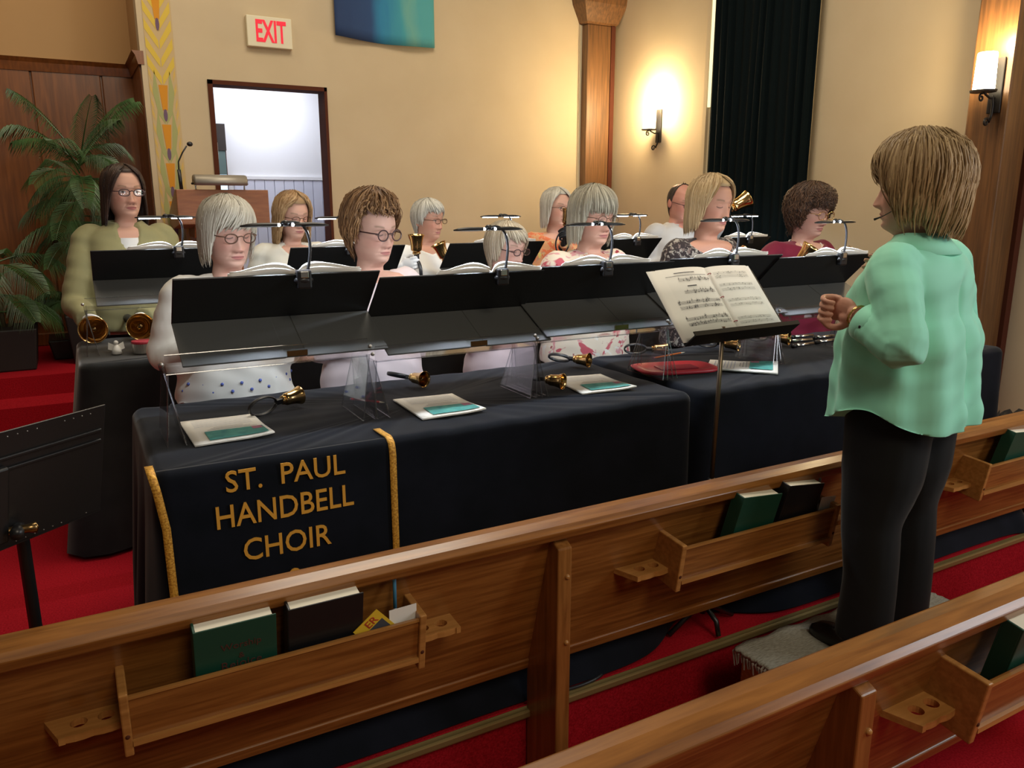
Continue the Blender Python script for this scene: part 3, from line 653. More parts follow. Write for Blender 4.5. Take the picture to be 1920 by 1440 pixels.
# open score
sc = thing('music_score', 'open book of printed handbell music on the conductor stand', 'music book', (1.90, 1.93, ZP))
MS = MD
def page(s, lift, w0, hh, x_off=0):
    Pg = np.zeros((4, 12, 3))
    for i in range(4):
        for j in range(12):
            t = j/11; Pg[i, j] = MS @ Vector((.012+x_off+s*w0*t, -.006-lift*(.012*math.sin(PI*t**.7)), .004+(hh)*i/3))
    return Pg
grid_obj('under_page', page(-1, .3, .262, .285, -.004), 'paper', sc, thick=.002); grid_obj('under_page', page(1, .3, .212, .285, .004), 'paper', sc, thick=.002)
grid_obj('page', page(-1, .9, .225, .288), 'paper', sc, thick=.001); grid_obj('page', page(1, .7, .205, .288), 'paper', sc, thick=.001)
st = MB()
def mark(x0, x1, z0, z1, s):
    w0 = .225 if s < 0 else .205
    def y(x): return -.0085-(.9 if s < 0 else .7)*.012*math.sin(PI*min(1, abs(x-.012)/w0)**.7)
    xs = np.linspace(x0, x1, max(2, int((x1-x0)/.02)+1))
    for a, b in zip(xs[:-1], xs[1:]):
        st.add([MS @ Vector((a, y(a), z0)), MS @ Vector((b, y(b), z0)), MS @ Vector((b, y(b), z1)), MS @ Vector((a, y(a), z1))], [(0,1,2,3)])
rr = random.Random(3)
for k, z in enumerate((.235, .185, .145, .125, .08, .06)):
    x0, x1 = -.195+(.05 if k < 2 else 0), -.005
    for q in range(5): mark(x0, x1, z+q*.0026, z+q*.0026+.0006, -1)
    for _ in range(22): a = rr.uniform(x0, x1); b_ = rr.uniform(-.002, .012); mark(a, a+.0035, z+b_, z+b_+.0028, -1); mark(a+.0028, a+.0036, z+b_, z+b_+.009, -1)
mark(-.15, -.06, .268, .271, -1); mark(-.19, -.01, .257, .2585, -1); mark(-.12, -.08, .212, .216, -1)
st.build('printed_notes', 'ink', sc)
st = MB()
for z in (.255, .24, .205, .185, .14, .12, .065, .048):
    for q in range(5): mark(.03, .195, z+q*.0024, z+q*.0024+.0005, 1)
    for _ in range(16): a = rr.uniform(.035, .19); b_ = rr.uniform(-.002, .010); mark(a, a+.004, z+b_, z+b_+.0022, 1)
st.build('printed_notes', 'ink_grey', sc)
for z in (.06, .16, .26): MB().tube([MS @ Vector((.012+.007*math.cos(q), -.010-.008*math.sin(q), z)) for q in np.linspace(0, PI, 8)], .0013, 6).build('binder_ring', 'red_dark', sc)
# black stand seen from behind at the left
ls = thing('music_stand', 'black perforated music stand seen from behind on the red carpet', 'music stand', (-.155, 1.90, ZP))
ML = Matrix.Translation((-.04, -.085, .808)) @ Matrix.Rotation(.66, 4, 'Z') @ Matrix.Rotation(.22, 4, 'X')
def LB(mb): mb.v = [tuple(ML @ Vector(p)) for p in mb.v]; return mb
LB(MB().box((-.245, 0, 0), (.245, .004, .262))).build('desk', 'metal_black', ls, bevel=.001)
for z in (.205, .18): LB(MB().box((-.235, -.005, z-.004), (.235, .0, z+.004))).build('rib', 'metal_black', ls, bevel=.002)
LB(MB().box((-.06, -.016, .02), (.015, 0, .19))).build('back_channel', 'metal_black', ls, bevel=.004)
LB(MB().box((-.245, .0, -.004), (.245, .055, .0))).build('ledge', 'metal_black', ls)
dots = MB()
for k in range(23):
    for z in (.006, .25):
        if rr.random() < .8: dots.sphere(Vector((-.23+k*.0208, -.0005, z)), .0016, 6)
LB(dots).build('rivet', 'steel', ls)['kind'] = 'stuff'
LB(MB().box((-.09, -.002, .212), (-.0, 0, .224))).build('name_label', 'white_plastic', ls)
MB().tube([(0, -.11, .845), (0, -.04, .84), (0, 0, .80), (.0, 0, .05)], [.013, .014, .0135, .0135], 10).build('pole', 'metal_black', ls, smooth=True)
kb = Matrix.Translation((-.016, -.085, .845)) @ Matrix.Rotation(PI/2, 4, 'Y')
MB().lathe([(0, -.045), (.013, -.045), (.015, -.02), (.009, -.015), (.009, .035), (.012, .05), (0, .055)], 16, kb).build('tilt_knob', 'brass_dark', ls, smooth=True)
for a in (.4, 2.5, 4.6): MB().tube([(0, 0, .10), (.12*math.cos(a), .045*math.sin(a), .05), (.15*math.cos(a), .055*math.sin(a), .012)], .009, 8).build('leg', 'metal_black', ls, smooth=True)
# ================================================================== leaflets on the front table
def leaflet(label, px, rz, w=.218, h=.275, pastel=False):
    c = onz(px[0], px[1], ZT); r = thing('program_leaflet', label, 'leaflet', (c.x, c.y, ZT+.004), rz, 'program leaflets on the front table')
    def sf(u, v): return Vector(((u-.5)*w, (v-.5)*h, .003+.010*max(0, u-.55)**2*4*max(0, .5-v)*2+.002*math.sin(u*3+v*2)))
    def pg(): return np.array([[sf(u, v) for u in np.linspace(0, 1, 10)] for v in np.linspace(0, 1, 10)])
    grid_obj('sheet', pg()-np.array([0, 0, .002]), 'paper', r, thick=.001)
    grid_obj('cover_sheet', pg()+np.array([0, 0, .001]), 'paper', r, thick=.001)
    def patch(name, u0, u1, v0, v1, m_, dz=.0045):
        grid_obj(name, np.array([[sf(u, v)+Vector((0, 0, dz)) for u in np.linspace(u0, u1, 6)] for v in np.linspace(v0, v1, 5)]), m_, r)
    patch('printed_picture', .20, .95, .07, .40, 'teal_print'); patch('printed_picture', .80, .93, .27, .39, 'pink_print', .0052)
    for k in range(3): patch('printed_line', .25+.05*k, .90-.08*k, .44+k*.045, .453+k*.045, 'ink_grey')
    for k in range(7): patch('printed_line', .12, .88, .61+k*.048, .62+k*.048, 'pastel')
    return r
leaflet('white program leaflet with teal picture beside the small bell', (424, 808), .03)
leaflet('white program leaflet with teal picture before the pearl-necklaced woman', (822, 764), -.02)
leaflet('white program leaflet with teal picture beside two small bells', (1110, 722), -.12)
leaflet('white program leaflet with teal picture beside the red tray', (1392, 690), .75)
# red tray, pencils
c = onz(1265, 695, ZT); tr = thing('plastic_tray', 'flat red plastic tray on the front bell table', 'tray', (c.x, c.y, ZT+.004), -.25)
def rr_ring(a, b, z, n=32): return [(a*math.copysign(abs(math.cos(t))**.5, math.cos(t)), b*math.copysign(abs(math.sin(t))**.5, math.sin(t)), z) for t in np.linspace(0, 2*PI, n, endpoint=False)]
grid_obj('tray_body', np.array([rr_ring(.16, .10, .002), rr_ring(.17, .11, .012), rr_ring(.145, .085, .016), rr_ring(.12, .065, .006), rr_ring(.01, .01, .005)]), 'red_plastic', tr, closed_u=True)
MB().box((-.07, -.03, .007), (.09, .045, .011)).build('tray_well', 'red_dark', tr)
def pencil(label, p, d, m_, nm='pencil'):
    r = thing(nm, label, nm, p); d = Vector(d)
    MB().tube([(0,0,0), d*.86], .0036, 6).build('shaft', m_, r); MB().tube([d*.86, d], [.0036, .0006], 6).build('tip', 'page_block', r); MB().tube([-d*.05, (0,0,0)], .0036, 6).build('eraser', 'pink_print', r); return r
c = onz(1240, 682, ZT); pencil('orange pencil lying across the red tray', (c.x-.02, c.y+.02, ZT+.024), (.19, .03, .002), 'orange')
c = onz(660, 752, ZT); pencil('red pencil lying beside the acrylic risers on the front table', (c.x, c.y, ZT+.007), (.08, -.10, 0), 'red_plastic')
# ================================================================== handbells
def make_bell(name, label, R, group, mats=('brass', 'black_plastic')):
    r = thing(name, label, 'handbell', group=group)
    prof = [(0, 0), (.40, .01), (.58, .08), (.66, .25), (.68, .6), (.72, 1.0), (.80, 1.4), (.92, 1.75), (1.0, 1.95), (1.0, 2.0), (.95, 1.98), (.86, 1.72), (.74, 1.35), (.66, 1.0), (.60, .4), (.5, .15), (0, .1)]
    MB().lathe([(a*R, b*R) for a, b in prof], 28).build('bell_cup', mats[0], r, smooth=True)
    MB().lathe([(0, -.28*R), (.46*R, -.28*R), (.50*R, -.16*R), (.50*R, -.08*R), (.36*R, 0), (0, .0)], 20).build('collar', mats[0], r, smooth=True)
    MB().box((-.22*R, -.3*R, -1.1*R), (.22*R, .3*R, -.2*R)).build('handle_block', mats[1], r, bevel=.08*R)
    lp = [(.0, s_*.0+.95*R*math.sin(t)*(1 if True else 0), -1.0*R-1.6*R*(1-math.cos(t))) for s_ in (1,) for t in np.linspace(.12, 2*PI-.12, 26)]
    MB().tube(lp, .11*R, 8, flat=2.2, up=(1, 0, 0)).build('strap_handle', mats[1], r, smooth=True)
    cl = MB().tube([(0, 0, .2*R), (0, 0, 1.45*R)], .06*R, 8); cl.sphere((0, 0, 1.5*R), (.26*R, .20*R, .2*R), 12); cl.build('clapper', 'brass_dark', r, smooth=True)
    return r
def aim(o, loc, d, roll=0):
    o.location = loc; q = Vector(d).to_track_quat('Z', 'Y'); o.rotation_mode = 'QUATERNION'
    from mathutils import Quaternion
    o.rotation_quaternion = q @ Quaternion((0, 0, 1), roll); return o
GB = 'handbells lying on the front table'
def table_bell(label, px, R, d, roll=PI/2, zoff=None):
    c = onz(px[0], px[1], ZT+R*.8); b = make_bell('handbell', label, R, GB); d = Vector(d).normalized()
    aim(b, Vector((c.x, c.y, ZT+.008+R*.95))-d*R*1.0, d, roll); return b
table_bell('small brass handbell with looped handle lying beside a leaflet', (548, 752), .031, (.85, .35, .06), 0.2)
table_bell('small brass handbell, mouth forward, behind the acrylic risers near a leaflet', (785, 716), .030, (.35, -.85, .02), 1.2)
table_bell('small brass handbell between acrylic risers, mouth turned to the pews', (1042, 720), .030, (.5, -.8, .0), 1.2)
table_bell('small brass handbell lying before the woman in red floral blouse', (1092, 680), .030, (.45, -.8, .02), .9)
table_bell('brass handbell lying behind the red tray', (1238, 660), .030, (.75, -.5, .0), .6)
table_bell('brass handbell under the conductor stand desk beside clear risers', (1372, 650), .032, (.5, -.8, 0), .6)
table_bell('brass handbell beside the chrome mallets on the front table', (1466, 638), .034, (.45, -.85, 0), .6)
# chrome hand chimes / mallets by the right desk
for k, (x, y) in enumerate(((1500, 640), (1504, 632), (1545, 633), (1549, 641), (1506, 648))):
    c = onz(x, y, ZT+.01); r = thing('mallet', 'chrome and black bell mallet lying beside the right-hand acrylic riser', 'mallet', (c.x, c.y, ZT+.014), -.15+.05*k, 'bell mallets on the front table')
    MB().tube([(-.05, 0, 0), (.07, 0, 0)], .008, 8).build('shaft', 'chrome', r, smooth=True); MB().tube([(-.075, 0, 0), (-.05, 0, 0)], .0105, 10).build('head', 'black_plastic', r, smooth=True)
# things on the back table
tn = onz(268, 648, ZT); tn = ony(268, 640, 3.92)
r = thing('round_tin', 'small silver tin with a red-brown lid on the back table', 'tin', (ony(268, 652, 3.86).x, 3.86, ZT+.003))
MB().lathe([(0, 0), (.042, 0), (.043, .002), (.043, .045), (0, .045)], 24).build('can', 'steel', r, smooth=False); MB().lathe([(.0, .055), (.045, .055), (.047, .05), (.047, .044), (.0, .044)], 24).build('lid', 'red_dark', r)
r = thing('clothespin_angel', 'tiny white angel figurine beside the acrylic riser on the back table', 'figurine', (ony(217, 640, 3.88).x, 3.88, ZT+.004))
MB().lathe([(0, 0), (.022, 0), (.018, .02), (.008, .04), (0, .042)], 14).build('robe', 'white_plastic', r, smooth=True); MB().sphere((0, 0, .05), .010, 10).build('head', 'white_plastic', r, smooth=True)
for s in (-1, 1): MB().add([(s*.004, .008, .036), (s*.03, .012, .05), (s*.034, .012, .02), (s*.012, .008, .012), (s*.004, .012, .036), (s*.03, .016, .05), (s*.034, .016, .02), (s*.012, .012, .012)], [(0,1,2,3), (7,6,5,4), (0,4,5,1), (1,5,6,2), (2,6,7,3), (3,7,4,0)]).build('wing', 'white_plastic', r)
r = thing('toy_frog', 'small lime green toy lying beside the round tin', 'toy', (ony(296, 652, 3.84).x, 3.83, ZT+.003))
MB().sphere((0, 0, .012), (.028, .02, .012), 12).build('toy_body', 'lime', r, smooth=True)
for s in (-1, 1): MB().tube([(s*.02, 0, .008), (s*.04, -.015, .006), (s*.035, -.028, .004)], .005, 6).build('toy_leg', 'lime', r, smooth=True)
# ================================================================== pulpit with lamp and microphone
pu = thing('pulpit', 'oak pulpit with sloped reading top at the chancel doorway', 'pulpit', (.98, 5.9+.28, ZC))
zt_ = 1.788-ZC; w = .305
MB().prism([(-.28, zt_), (-.28, zt_-.235), (.05, zt_-.27), (.24, zt_-.24), (.24, zt_-.16), (.0-.20, zt_)], -w, w).build('reading_box', 'pulpit_wood', pu, bevel=.004)
MB().box((-.13, -.12, .04), (.13, .14, zt_-.25)).build('pedestal', 'pulpit_wood', pu, bevel=.006)
MB().prism([(-.17, zt_-.25), (-.12, zt_-.33), (.14, zt_-.33), (.18, zt_-.25)], -.19, .19).build('bracket_moulding', 'pulpit_wood', pu)
MB().box((-.24, -.2, 0), (.24, .22, .05)).build('foot', 'pulpit_wood', pu, bevel=.006)
rl = thing('reading_lamp', 'grey metal reading lamp resting on the pulpit top', 'lamp', (.97, 5.9+.04, 1.788))
ring = lambda x, s: [(x, s*a, .062+s*b) for a, b in ((-.075, -.035), (-.08, 0), (-.05, .035), (.03, .04), (.07, .02), (.075, -.03))]
grid_obj('lamp_hood', np.array([ring(-.175, .1), ring(-.175, .8), ring(-.165, 1), ring(.165, 1), ring(.175, .8), ring(.175, .1)]), 'lamp_grey', rl, closed_u=True)
for s in (-1, 1): MB().tube([(s*.16, 0, 0), (s*.165, 0, .06)], .005, 6).build('lamp_support', 'steel', rl); MB().sphere((s*.182, 0, .04), .008, 8).build('lamp_knob', 'iron', rl)
mi = thing('gooseneck_microphone', 'black gooseneck microphone rising from the pulpit corner', 'microphone', (.715, 5.93, 1.788))
MB().tube([(0, 0, 0), (-.005, 0, .13)], .012, 10).build('mic_base', 'black_plastic', mi, smooth=True)
MB().tube([(-.005, 0, .12), (-.004, 0, .18), (.025, -.01, .24), (.055, -.02, .285)], .005, 8).build('mic_neck', 'black_plastic', mi, smooth=True)
MB().sphere((.075, -.025, .297), (.02, .016, .016), 12).build('mic_head', 'black_plastic', mi, smooth=True)
# ================================================================== palms
def palm(label, base, pot_h, trunks, fronds, seed):
    rg = random.Random(seed); r = thing('potted_palm', label, 'plant', base, 0, 'potted palms')
    MB().prism([(-.17, 0), (.17, 0), (.2, pot_h), (-.2, pot_h)], -.18, .18, 'y').build('planter', 'planter', r, bevel=.01)
    MB().box((-.17, -.16, pot_h-.02), (.17, .16, pot_h-.01)).build('soil', 'soil', r)
    for t in trunks: MB().tube([(t[0]*.3, t[1]*.3, pot_h-.03), (t[0]*.7, t[1]*.7, t[2]*.6), t], [.02, .016, .010], 8).build('stem', 'stem', r, smooth=True)
    for (o, az, ln, el, droop) in fronds:
        mb = MB(); d = Vector((math.cos(az), math.sin(az), 0)); sd = Vector((-math.sin(az), math.cos(az), 0)); pts = []
        for k in range(13):
            t = k/12; pts.append(Vector(o)+d*(ln*(t-.16*t*t*droop))+Vector((0, 0, ln*(math.tan(el)*t*.55-droop*.62*t*t))))
        mb.tube(pts, [.006*(1-.8*k/12) for k in range(13)], 5)
        nl = 38
        for k in range(nl):
            t = .18+.80*k/(nl-1); i = min(11, int(t*12)); f_ = t*12-i; p = pts[i].lerp(pts[i+1], f_); tg = (pts[i+1]-pts[i]).normalized()
            L_ = ln*.34*math.sin(PI*min(1, t*.86+.10))+.03
            for s in (-1, 1):
                n_ = (sd*s*.82+tg*.62+Vector((0, 0, .10-.05*rg.random()))).normalized(); q1 = p+n_*L_*.5; q2 = p+n_*L_+Vector((0, 0, -L_*.55-.05*rg.random())); wd = tg*.0031
                up = Vector((0, 0, .004))
                mb.add([p-wd*.5, p+wd*.5, q1+wd, q1-wd, q2, q1+up], [(0, 1, 2, 5), (0, 5, 3), (5, 2, 4), (3, 5, 4)])
        mb.build('frond', 'frond_green', r)
    return r
rg = random.Random(5)
def crown(c, n, lnr, elr, az0=0, dr=(.7, 1.2)): return [((c[0], c[1], c[2]+rg.uniform(-.12, .06)), az0+2*PI*k/n+rg.uniform(-.3, .3), rg.uniform(*lnr), rg.uniform(*elr), rg.uniform(*dr)) for k in range(n)]
pc = ony(155, 330, 6.55)
palm('tall leafy palm behind the woman in sage green', (pc.x-.02, 6.38, ZC), .34, [(-.02, -.02, 1.25), (.06, .0, 1.1), (-.08, .03, .95)], crown((0, 0, 1.36), 14, (.38, .54), (.8, 1.25))+crown((.0, 0, 1.22), 13, (.34, .46), (.1, .7), .3)+crown((-.06, 0, .95), 8, (.35, .5), (.0, .4), .1), 3)
pl = ony(18, 560, 6.3)
palm('lower bushy palm in a black planter by the panelled wall', (pl.x-.06, 6.3, ZC), .28, [(0, 0, .62), (.07, 0, .5)], crown((0, 0, .70), 9, (.38, .52), (.4, 1.0))+crown((.03, 0, .5), 8, (.35, .5), (.0, .5), .3), 9)
palm('short palm low behind the woman in sage green', (ony(140, 560, 6.6).x, 6.62, ZC), .14, [(0, 0, .38)], crown((0, 0, .42), 11, (.24, .36), (.5, 1.1)), 4)
# ================================================================== waste bin by the post
wb = thing('waste_bin', 'waste bin lined with a black bag between table and wall post', 'bin', (4.12, 2.05, ZP))
MB().lathe([(0, 0), (.13, 0), (.165, .42), (.16, .42), (.126, .01), (0, .01)], 24).build('bin_body', 'planter', wb, smooth=True)
gb = []
for i, (rad, z) in enumerate(((.15, .25), (.163, .40), (.172, .45), (.178, .44), (.174, .30))):
    gb.append([((rad+.006*math.sin(k*1.9+i))*math.cos(2*PI*k/40), (rad+.006*math.sin(k*1.9+i))*math.sin(2*PI*k/40), z+.014*math.sin(k*2.3+i*.6)) for k in range(40)])
grid_obj('bin_bag', np.array(gb), 'bag', wb, closed_u=True)
# ================================================================== people
m = mat('skin', (.7, .45, .35), .55, spec=.35); b = m.node_tree.nodes['Principled BSDF']; at = N(m, 'ShaderNodeAttribute'); at.attribute_name = 'Col'; L(m, at.outputs['Color'], b.inputs['Base Color'])
b.inputs['Subsurface Weight'].default_value = .0
m = mat('hair', (.4, .3, .2), .48, spec=.35); b = m.node_tree.nodes['Principled BSDF']; at = N(m, 'ShaderNodeAttribute'); at.attribute_name = 'Col'; L(m, at.outputs['Color'], b.inputs['Base Color'])
def fabric(name, c, rough=.8, sheen=.1): return mat(name, c, rough, spec=.2, sheen=sheen)
def pattern(name, base, cols, scale, thr, seed=0, vs=None):
    """fabric with blotchy printed motifs: nested noise thresholds"""
    m = fabric(name, base); nt = m.node_tree; b = nt.nodes['Principled BSDF']; tc = N(m, 'ShaderNodeTexCoord'); prev = None
    for k, (c, t) in enumerate(zip(cols, thr)):
        n_ = N(m, 'ShaderNodeTexNoise'); n_.inputs['Scale'].default_value = scale*(1+.35*k); n_.inputs['Detail'].default_value = 2.5; n_.inputs['Distortion'].default_value = .6
        mp = N(m, 'ShaderNodeMapping'); mp.inputs['Location'].default_value = (seed+3*k, k*5, seed); L(m, tc.outputs['Object'], mp.inputs[0]); L(m, mp.outputs[0], n_.inputs['Vector'])
        r = N(m, 'ShaderNodeValToRGB'); r.color_ramp.elements[0].position = t; r.color_ramp.elements[1].position = t+.03; r.color_ramp.elements[0].color = (0,0,0,1); r.color_ramp.elements[1].color = (1,1,1,1); L(m, n_.outputs[0], r.inputs[0])
        mx = N(m, 'ShaderNodeMix'); mx.data_type = 'RGBA'; L(m, r.outputs[0], mx.inputs[0])
        if prev is None: mx.inputs[6].default_value = (*base, 1)
        else: L(m, prev, mx.inputs[6])
        mx.inputs[7].default_value = (*c, 1); prev = mx.outputs[2]
    L(m, prev, b.inputs['Base Color']); return m
fabric('cream_lace', (.78, .74, .66)); fabric('pink_knit', (.66, .56, .57)); fabric('pink_plain', (.62, .50, .52)); fabric('maroon_knit', (.17, .014, .035)); fabric('black_knit', (.01, .01, .012))
fabric('sage', (.255, .235, .115), .75); fabric('white_cloth', (.76, .75, .72)); fabric('cream_suit', (.60, .57, .49)); fabric('grey_shirt', (.47, .46, .45)); fabric('mint', (.32, .80, .60), .62, .2); fabric('black_trouser', (.010, .011, .012), .8); fabric('glove_white', (.80, .80, .80)); fabric('glove_black', (.012, .012, .014))
pattern('red_floral', (.70, .60, .47), [(.50, .10, .12), (.62, .30, .30), (.30, .03, .04), (.72, .68, .60)], 11, (.55, .62, .66, .64), 2)
pattern('speckle', (.040, .030, .030), [(.36, .33, .28), (.20, .15, .13), (.48, .45, .38)], 42, (.56, .58, .66), 5)
pattern('orange_floral', (.60, .30, .15), [(.62, .16, .07), (.62, .50, .16), (.40, .28, .20)], 26, (.53, .60, .64), 9)
mat('pearl', (.85, .80, .72), .25); mat('red_bead', (.35, .02, .02), .3); mat('frame_dark', (.05, .02, .02), .3); mat('frame_thin', (.10, .05, .03), .3, .4); mat('shoe', (.01, .01, .01), .35); mat('gold', (.75, .5, .2), .2, 1)
mat('blue_thread', (.10, .14, .45), .8)
def sstep(a, b_, x): t = np.clip((x-a)/(b_-a), 0, 1); return t*t*(3-2*t)
def sm(xs, ys, n=400, sg=6):
    o = np.argsort(xs); xs = np.array(xs, float)[o]; ys = np.array(ys, float)[o]; g = np.linspace(xs[0], xs[-1], n); v = np.interp(g, xs, ys); k = np.exp(-.5*(np.arange(-18, 19)/sg)**2); k /= k.sum()
    v2 = np.convolve(np.r_[np.full(18, v[0]), v, np.full(18, v[-1])], k, 'valid'); return lambda x: np.interp(x, g, v2)
_h = [.225, .222, .215, .20, .18, .15, .12, .09, .06, .03, .012, .0, -.012, -.03, -.05, -.075]
HW = sm(_h, [.0, .022, .040, .058, .069, .0755, .0760, .0715, .0655, .0575, .049, .043, .0435, .049, .052, .056], sg=4)
HF = sm(_h, [.0, .025, .048, .073, .089, .0975, .0965, .093, .0925, .0915, .089, .082, .066, .047, .043, .045], sg=4)
HB = sm(_h, [.0, .025, .048, .073, .088, .0985, .099, .092, .079, .068, .063, .060, .058, .056, .056, .058], sg=4)
def head_xy(phi, h, e=.88):
    c, s = np.cos(phi), np.sin(phi)
    x = HW(h)*np.sign(s)*np.abs(s)**e; y = np.where(c > 0, -HF(h)*np.abs(c)**e, HB(h)*np.abs(c)**e); return x, y
def G(x, m_, s): return np.exp(-.5*((x-m_)/s)**2)
def face_disp(x, h, o):
    ax = np.abs(x); d = 0*x
    nz = np.interp(h, [.048, .055, .060, .067, .075, .095, .112, .122], [0, .003, .017, .0245, .022, .0125, .004, 0]); d += nz*G(x, 0, .0085+.0035*G(h, .064, .012))
    d += .007*G(ax, .0135, .0055)*G(h, .0615, .0065)
    d -= .011*G(ax, .031, .016)*G(h, .113, .011); d += .0085*G(ax, .0315, .0115)*G(h, .110, .0075)
    d += .0045*G(h, .130, .007)*G(ax, .03, .024)
    d += .005*G(ax, .045, .014)*G(h, .078, .017)
    d += .0055*G(h, .0425, .0042)*G(x, 0, .016)+.0065*G(h, .0325, .0045)*G(x, 0, .014)-.0035*G(h, .0376, .0013)*G(x, 0, .020)
    d -= .004*G(h, .0215, .005)*G(x, 0, .018); d += .006*G(h, .008, .010)*G(x, 0, .017)
    l = .018+(.060-h)*.52; d -= .0022*o.get('folds', 1)*G(ax, l, .0028)*sstep(.026, .036, h)*(1-sstep(.058, .066, h))
    return d
def face_col(x, h, c, skin, o):
    ax = np.abs(x); col = np.ones(x.shape+(3,))*np.array(skin)
    def mix(mask, cc): nonlocal col; m_ = np.clip(mask, 0, 1)[..., None]; col = col*(1-m_)+np.array(cc)*m_
    fr = sstep(.15, .4, c); ros = np.array(skin)*np.array([1.0, .74, .72])
    mix(.55*fr*G(ax, .043, .017)*G(h, .078, .018), ros); mix(.5*fr*G(x, 0, .012)*G(h, .064, .010), ros)
    mix(.35*fr*G(ax, .031, .014)*G(h, .100, .008), np.array(skin)*np.array([.82, .68, .68]))
    w = np.clip(1-(x/.0235)**2, 0, 1); lip = sstep(-.0012, .0012, (.0376+.0068*w**.7-h))*sstep(-.0012, .0012, h-(.0376-.0090*w**.8))*(w > .02)
    mix(fr*lip*.85, o.get('lip', (.46, .16, .15))); mix(fr*G(h, .0376, .0009)*(w > 0)*.8, (.14, .04, .04))
    bw = sstep(.014, .019, ax)*(1-sstep(.046, .054, ax)); bh = .1325+.005*np.sin(np.clip((ax-.014)/.04, 0, 1)*PI*.75); mix(fr*bw*G(h, bh, .0027)*o.get('browa', .75), o.get('brow', (.20, .12, .07)))
    ex = (ax-.0315)/.0135; inn = np.clip(1-ex**2, 0, 1)
    if o.get('eyes', 0):
        lo, up = .1095-.0045*inn, .1095+.0058*inn
        eye = sstep(0, .0010, h-lo)*sstep(0, .0010, up-h)*(inn > 0); mix(fr*eye, (.55, .50, .47)); gx = o.get('gaze', 0)
        rr_ = np.hypot(x-np.sign(x)*.0315-gx, h-.1105); mix(fr*eye*sstep(.0062, .0054, rr_), (.07, .05, .035)); mix(fr*(inn > 0)*G(h, up, .0011)*.95, (.05, .03, .025)); mix(fr*(inn > 0)*G(h, lo, .0007)*.5, (.2, .1, .08))
        mix(fr*(inn > 0)*G(h, up+.0045, .0011)*.35, np.array(skin)*.55)
    else:
        lo = .1075-.0042*inn; mix(fr*(inn > 0)*G(h, lo, .0016)*.95, (.05, .03, .025)); mix(fr*(inn > .02)*G(h, lo+.010, .0012)*.4, np.array(skin)*.55)
        mix(.30*fr*(inn > 0)*sstep(lo, lo+.004, h)*(1-sstep(.116, .120, h)), np.array(skin)*np.array([.86, .68, .66]))
    mix(fr*G(ax, .0075, .0032)*G(h, .0548, .0019)*.8, (.12, .04, .03))
    return col
def rotm(yaw, pitch, roll=0): return np.array(Matrix.Rotation(yaw, 3, 'Z') @ Matrix.Rotation(pitch, 3, 'X') @ Matrix.Rotation(roll, 3, 'Y'))
T_Z = [1.345, 1.335, 1.322, 1.305, 1.28, 1.25, 1.20, 1.15, 1.08, 1.00, .92, .84, .76]
T_W = [.056, .066, .100, .138, .163, .172, .172, .166, .155, .150, .168, .182, .178]
T_F = [.046, .052, .062, .078, .095, .110, .128, .138, .125, .118, .125, .125, .118]
T_B = [.058, .066, .080, .092, .102, .106, .106, .102, .096, .092, .105, .122, .118]
def loft(rows):
    """closed volume from rings [(n,3)...]"""
    mb = MB(); n = len(rows[0]); v = [p for r_ in rows for p in r_]; f = [(i*n+k, i*n+(k+1) % n, (i+1)*n+(k+1) % n, (i+1)*n+k) for i in range(len(rows)-1) for k in range(n)]
    return mb.add(v, f+[tuple(range(n))[::-1], tuple((len(rows)-1)*n+k for k in range(n))])
def catmull(P, n=8):
    P = [Vector(p) for p in P]; Q = [P[0]*2-P[1]]+P+[P[-1]*2-P[-2]]; out = []
    for i in range(1, len(Q)-2):
        for k in range(n):
            t = k/n; a, b_, c, d = Q[i-1:i+3]; out.append(.5*((2*b_)+(c-a)*t+(2*a-5*b_+4*c-d)*t*t+(3*b_-a-3*c+d)*t**3))
    return out+[P[-1]]
def remesh(mb, voxel, it=4, fac=.5):
    me = bpy.data.meshes.new('tmp'); me.from_pydata(mb.v, [], mb.f); o = bpy.data.objects.new('tmp', me); COL.objects.link(o)
    r = o.modifiers.new('r', 'REMESH'); r.mode = 'VOXEL'; r.voxel_size = voxel
    if it: s = o.modifiers.new('s', 'SMOOTH'); s.factor = fac; s.iterations = it
    dg = bpy.context.evaluated_depsgraph_get(); m2 = bpy.data.meshes.new_from_object(o.evaluated_get(dg)); bpy.data.objects.remove(o); bpy.data.meshes.remove(me)
    v = np.empty(len(m2.vertices)*3); m2.vertices.foreach_get('co', v); return m2, v.reshape(-1, 3)
def put(name, m2, v, matname, parent):
    m2.vertices.foreach_set('co', v.ravel()); m2.materials.clear(); m2.materials.append(M_(matname)); m2.polygons.foreach_set('use_smooth', [True]*len(m2.polygons)); m2.update()
    o = bpy.data.objects.new(name, m2); COL.objects.link(o); o.parent = parent; return o
_hands = {}
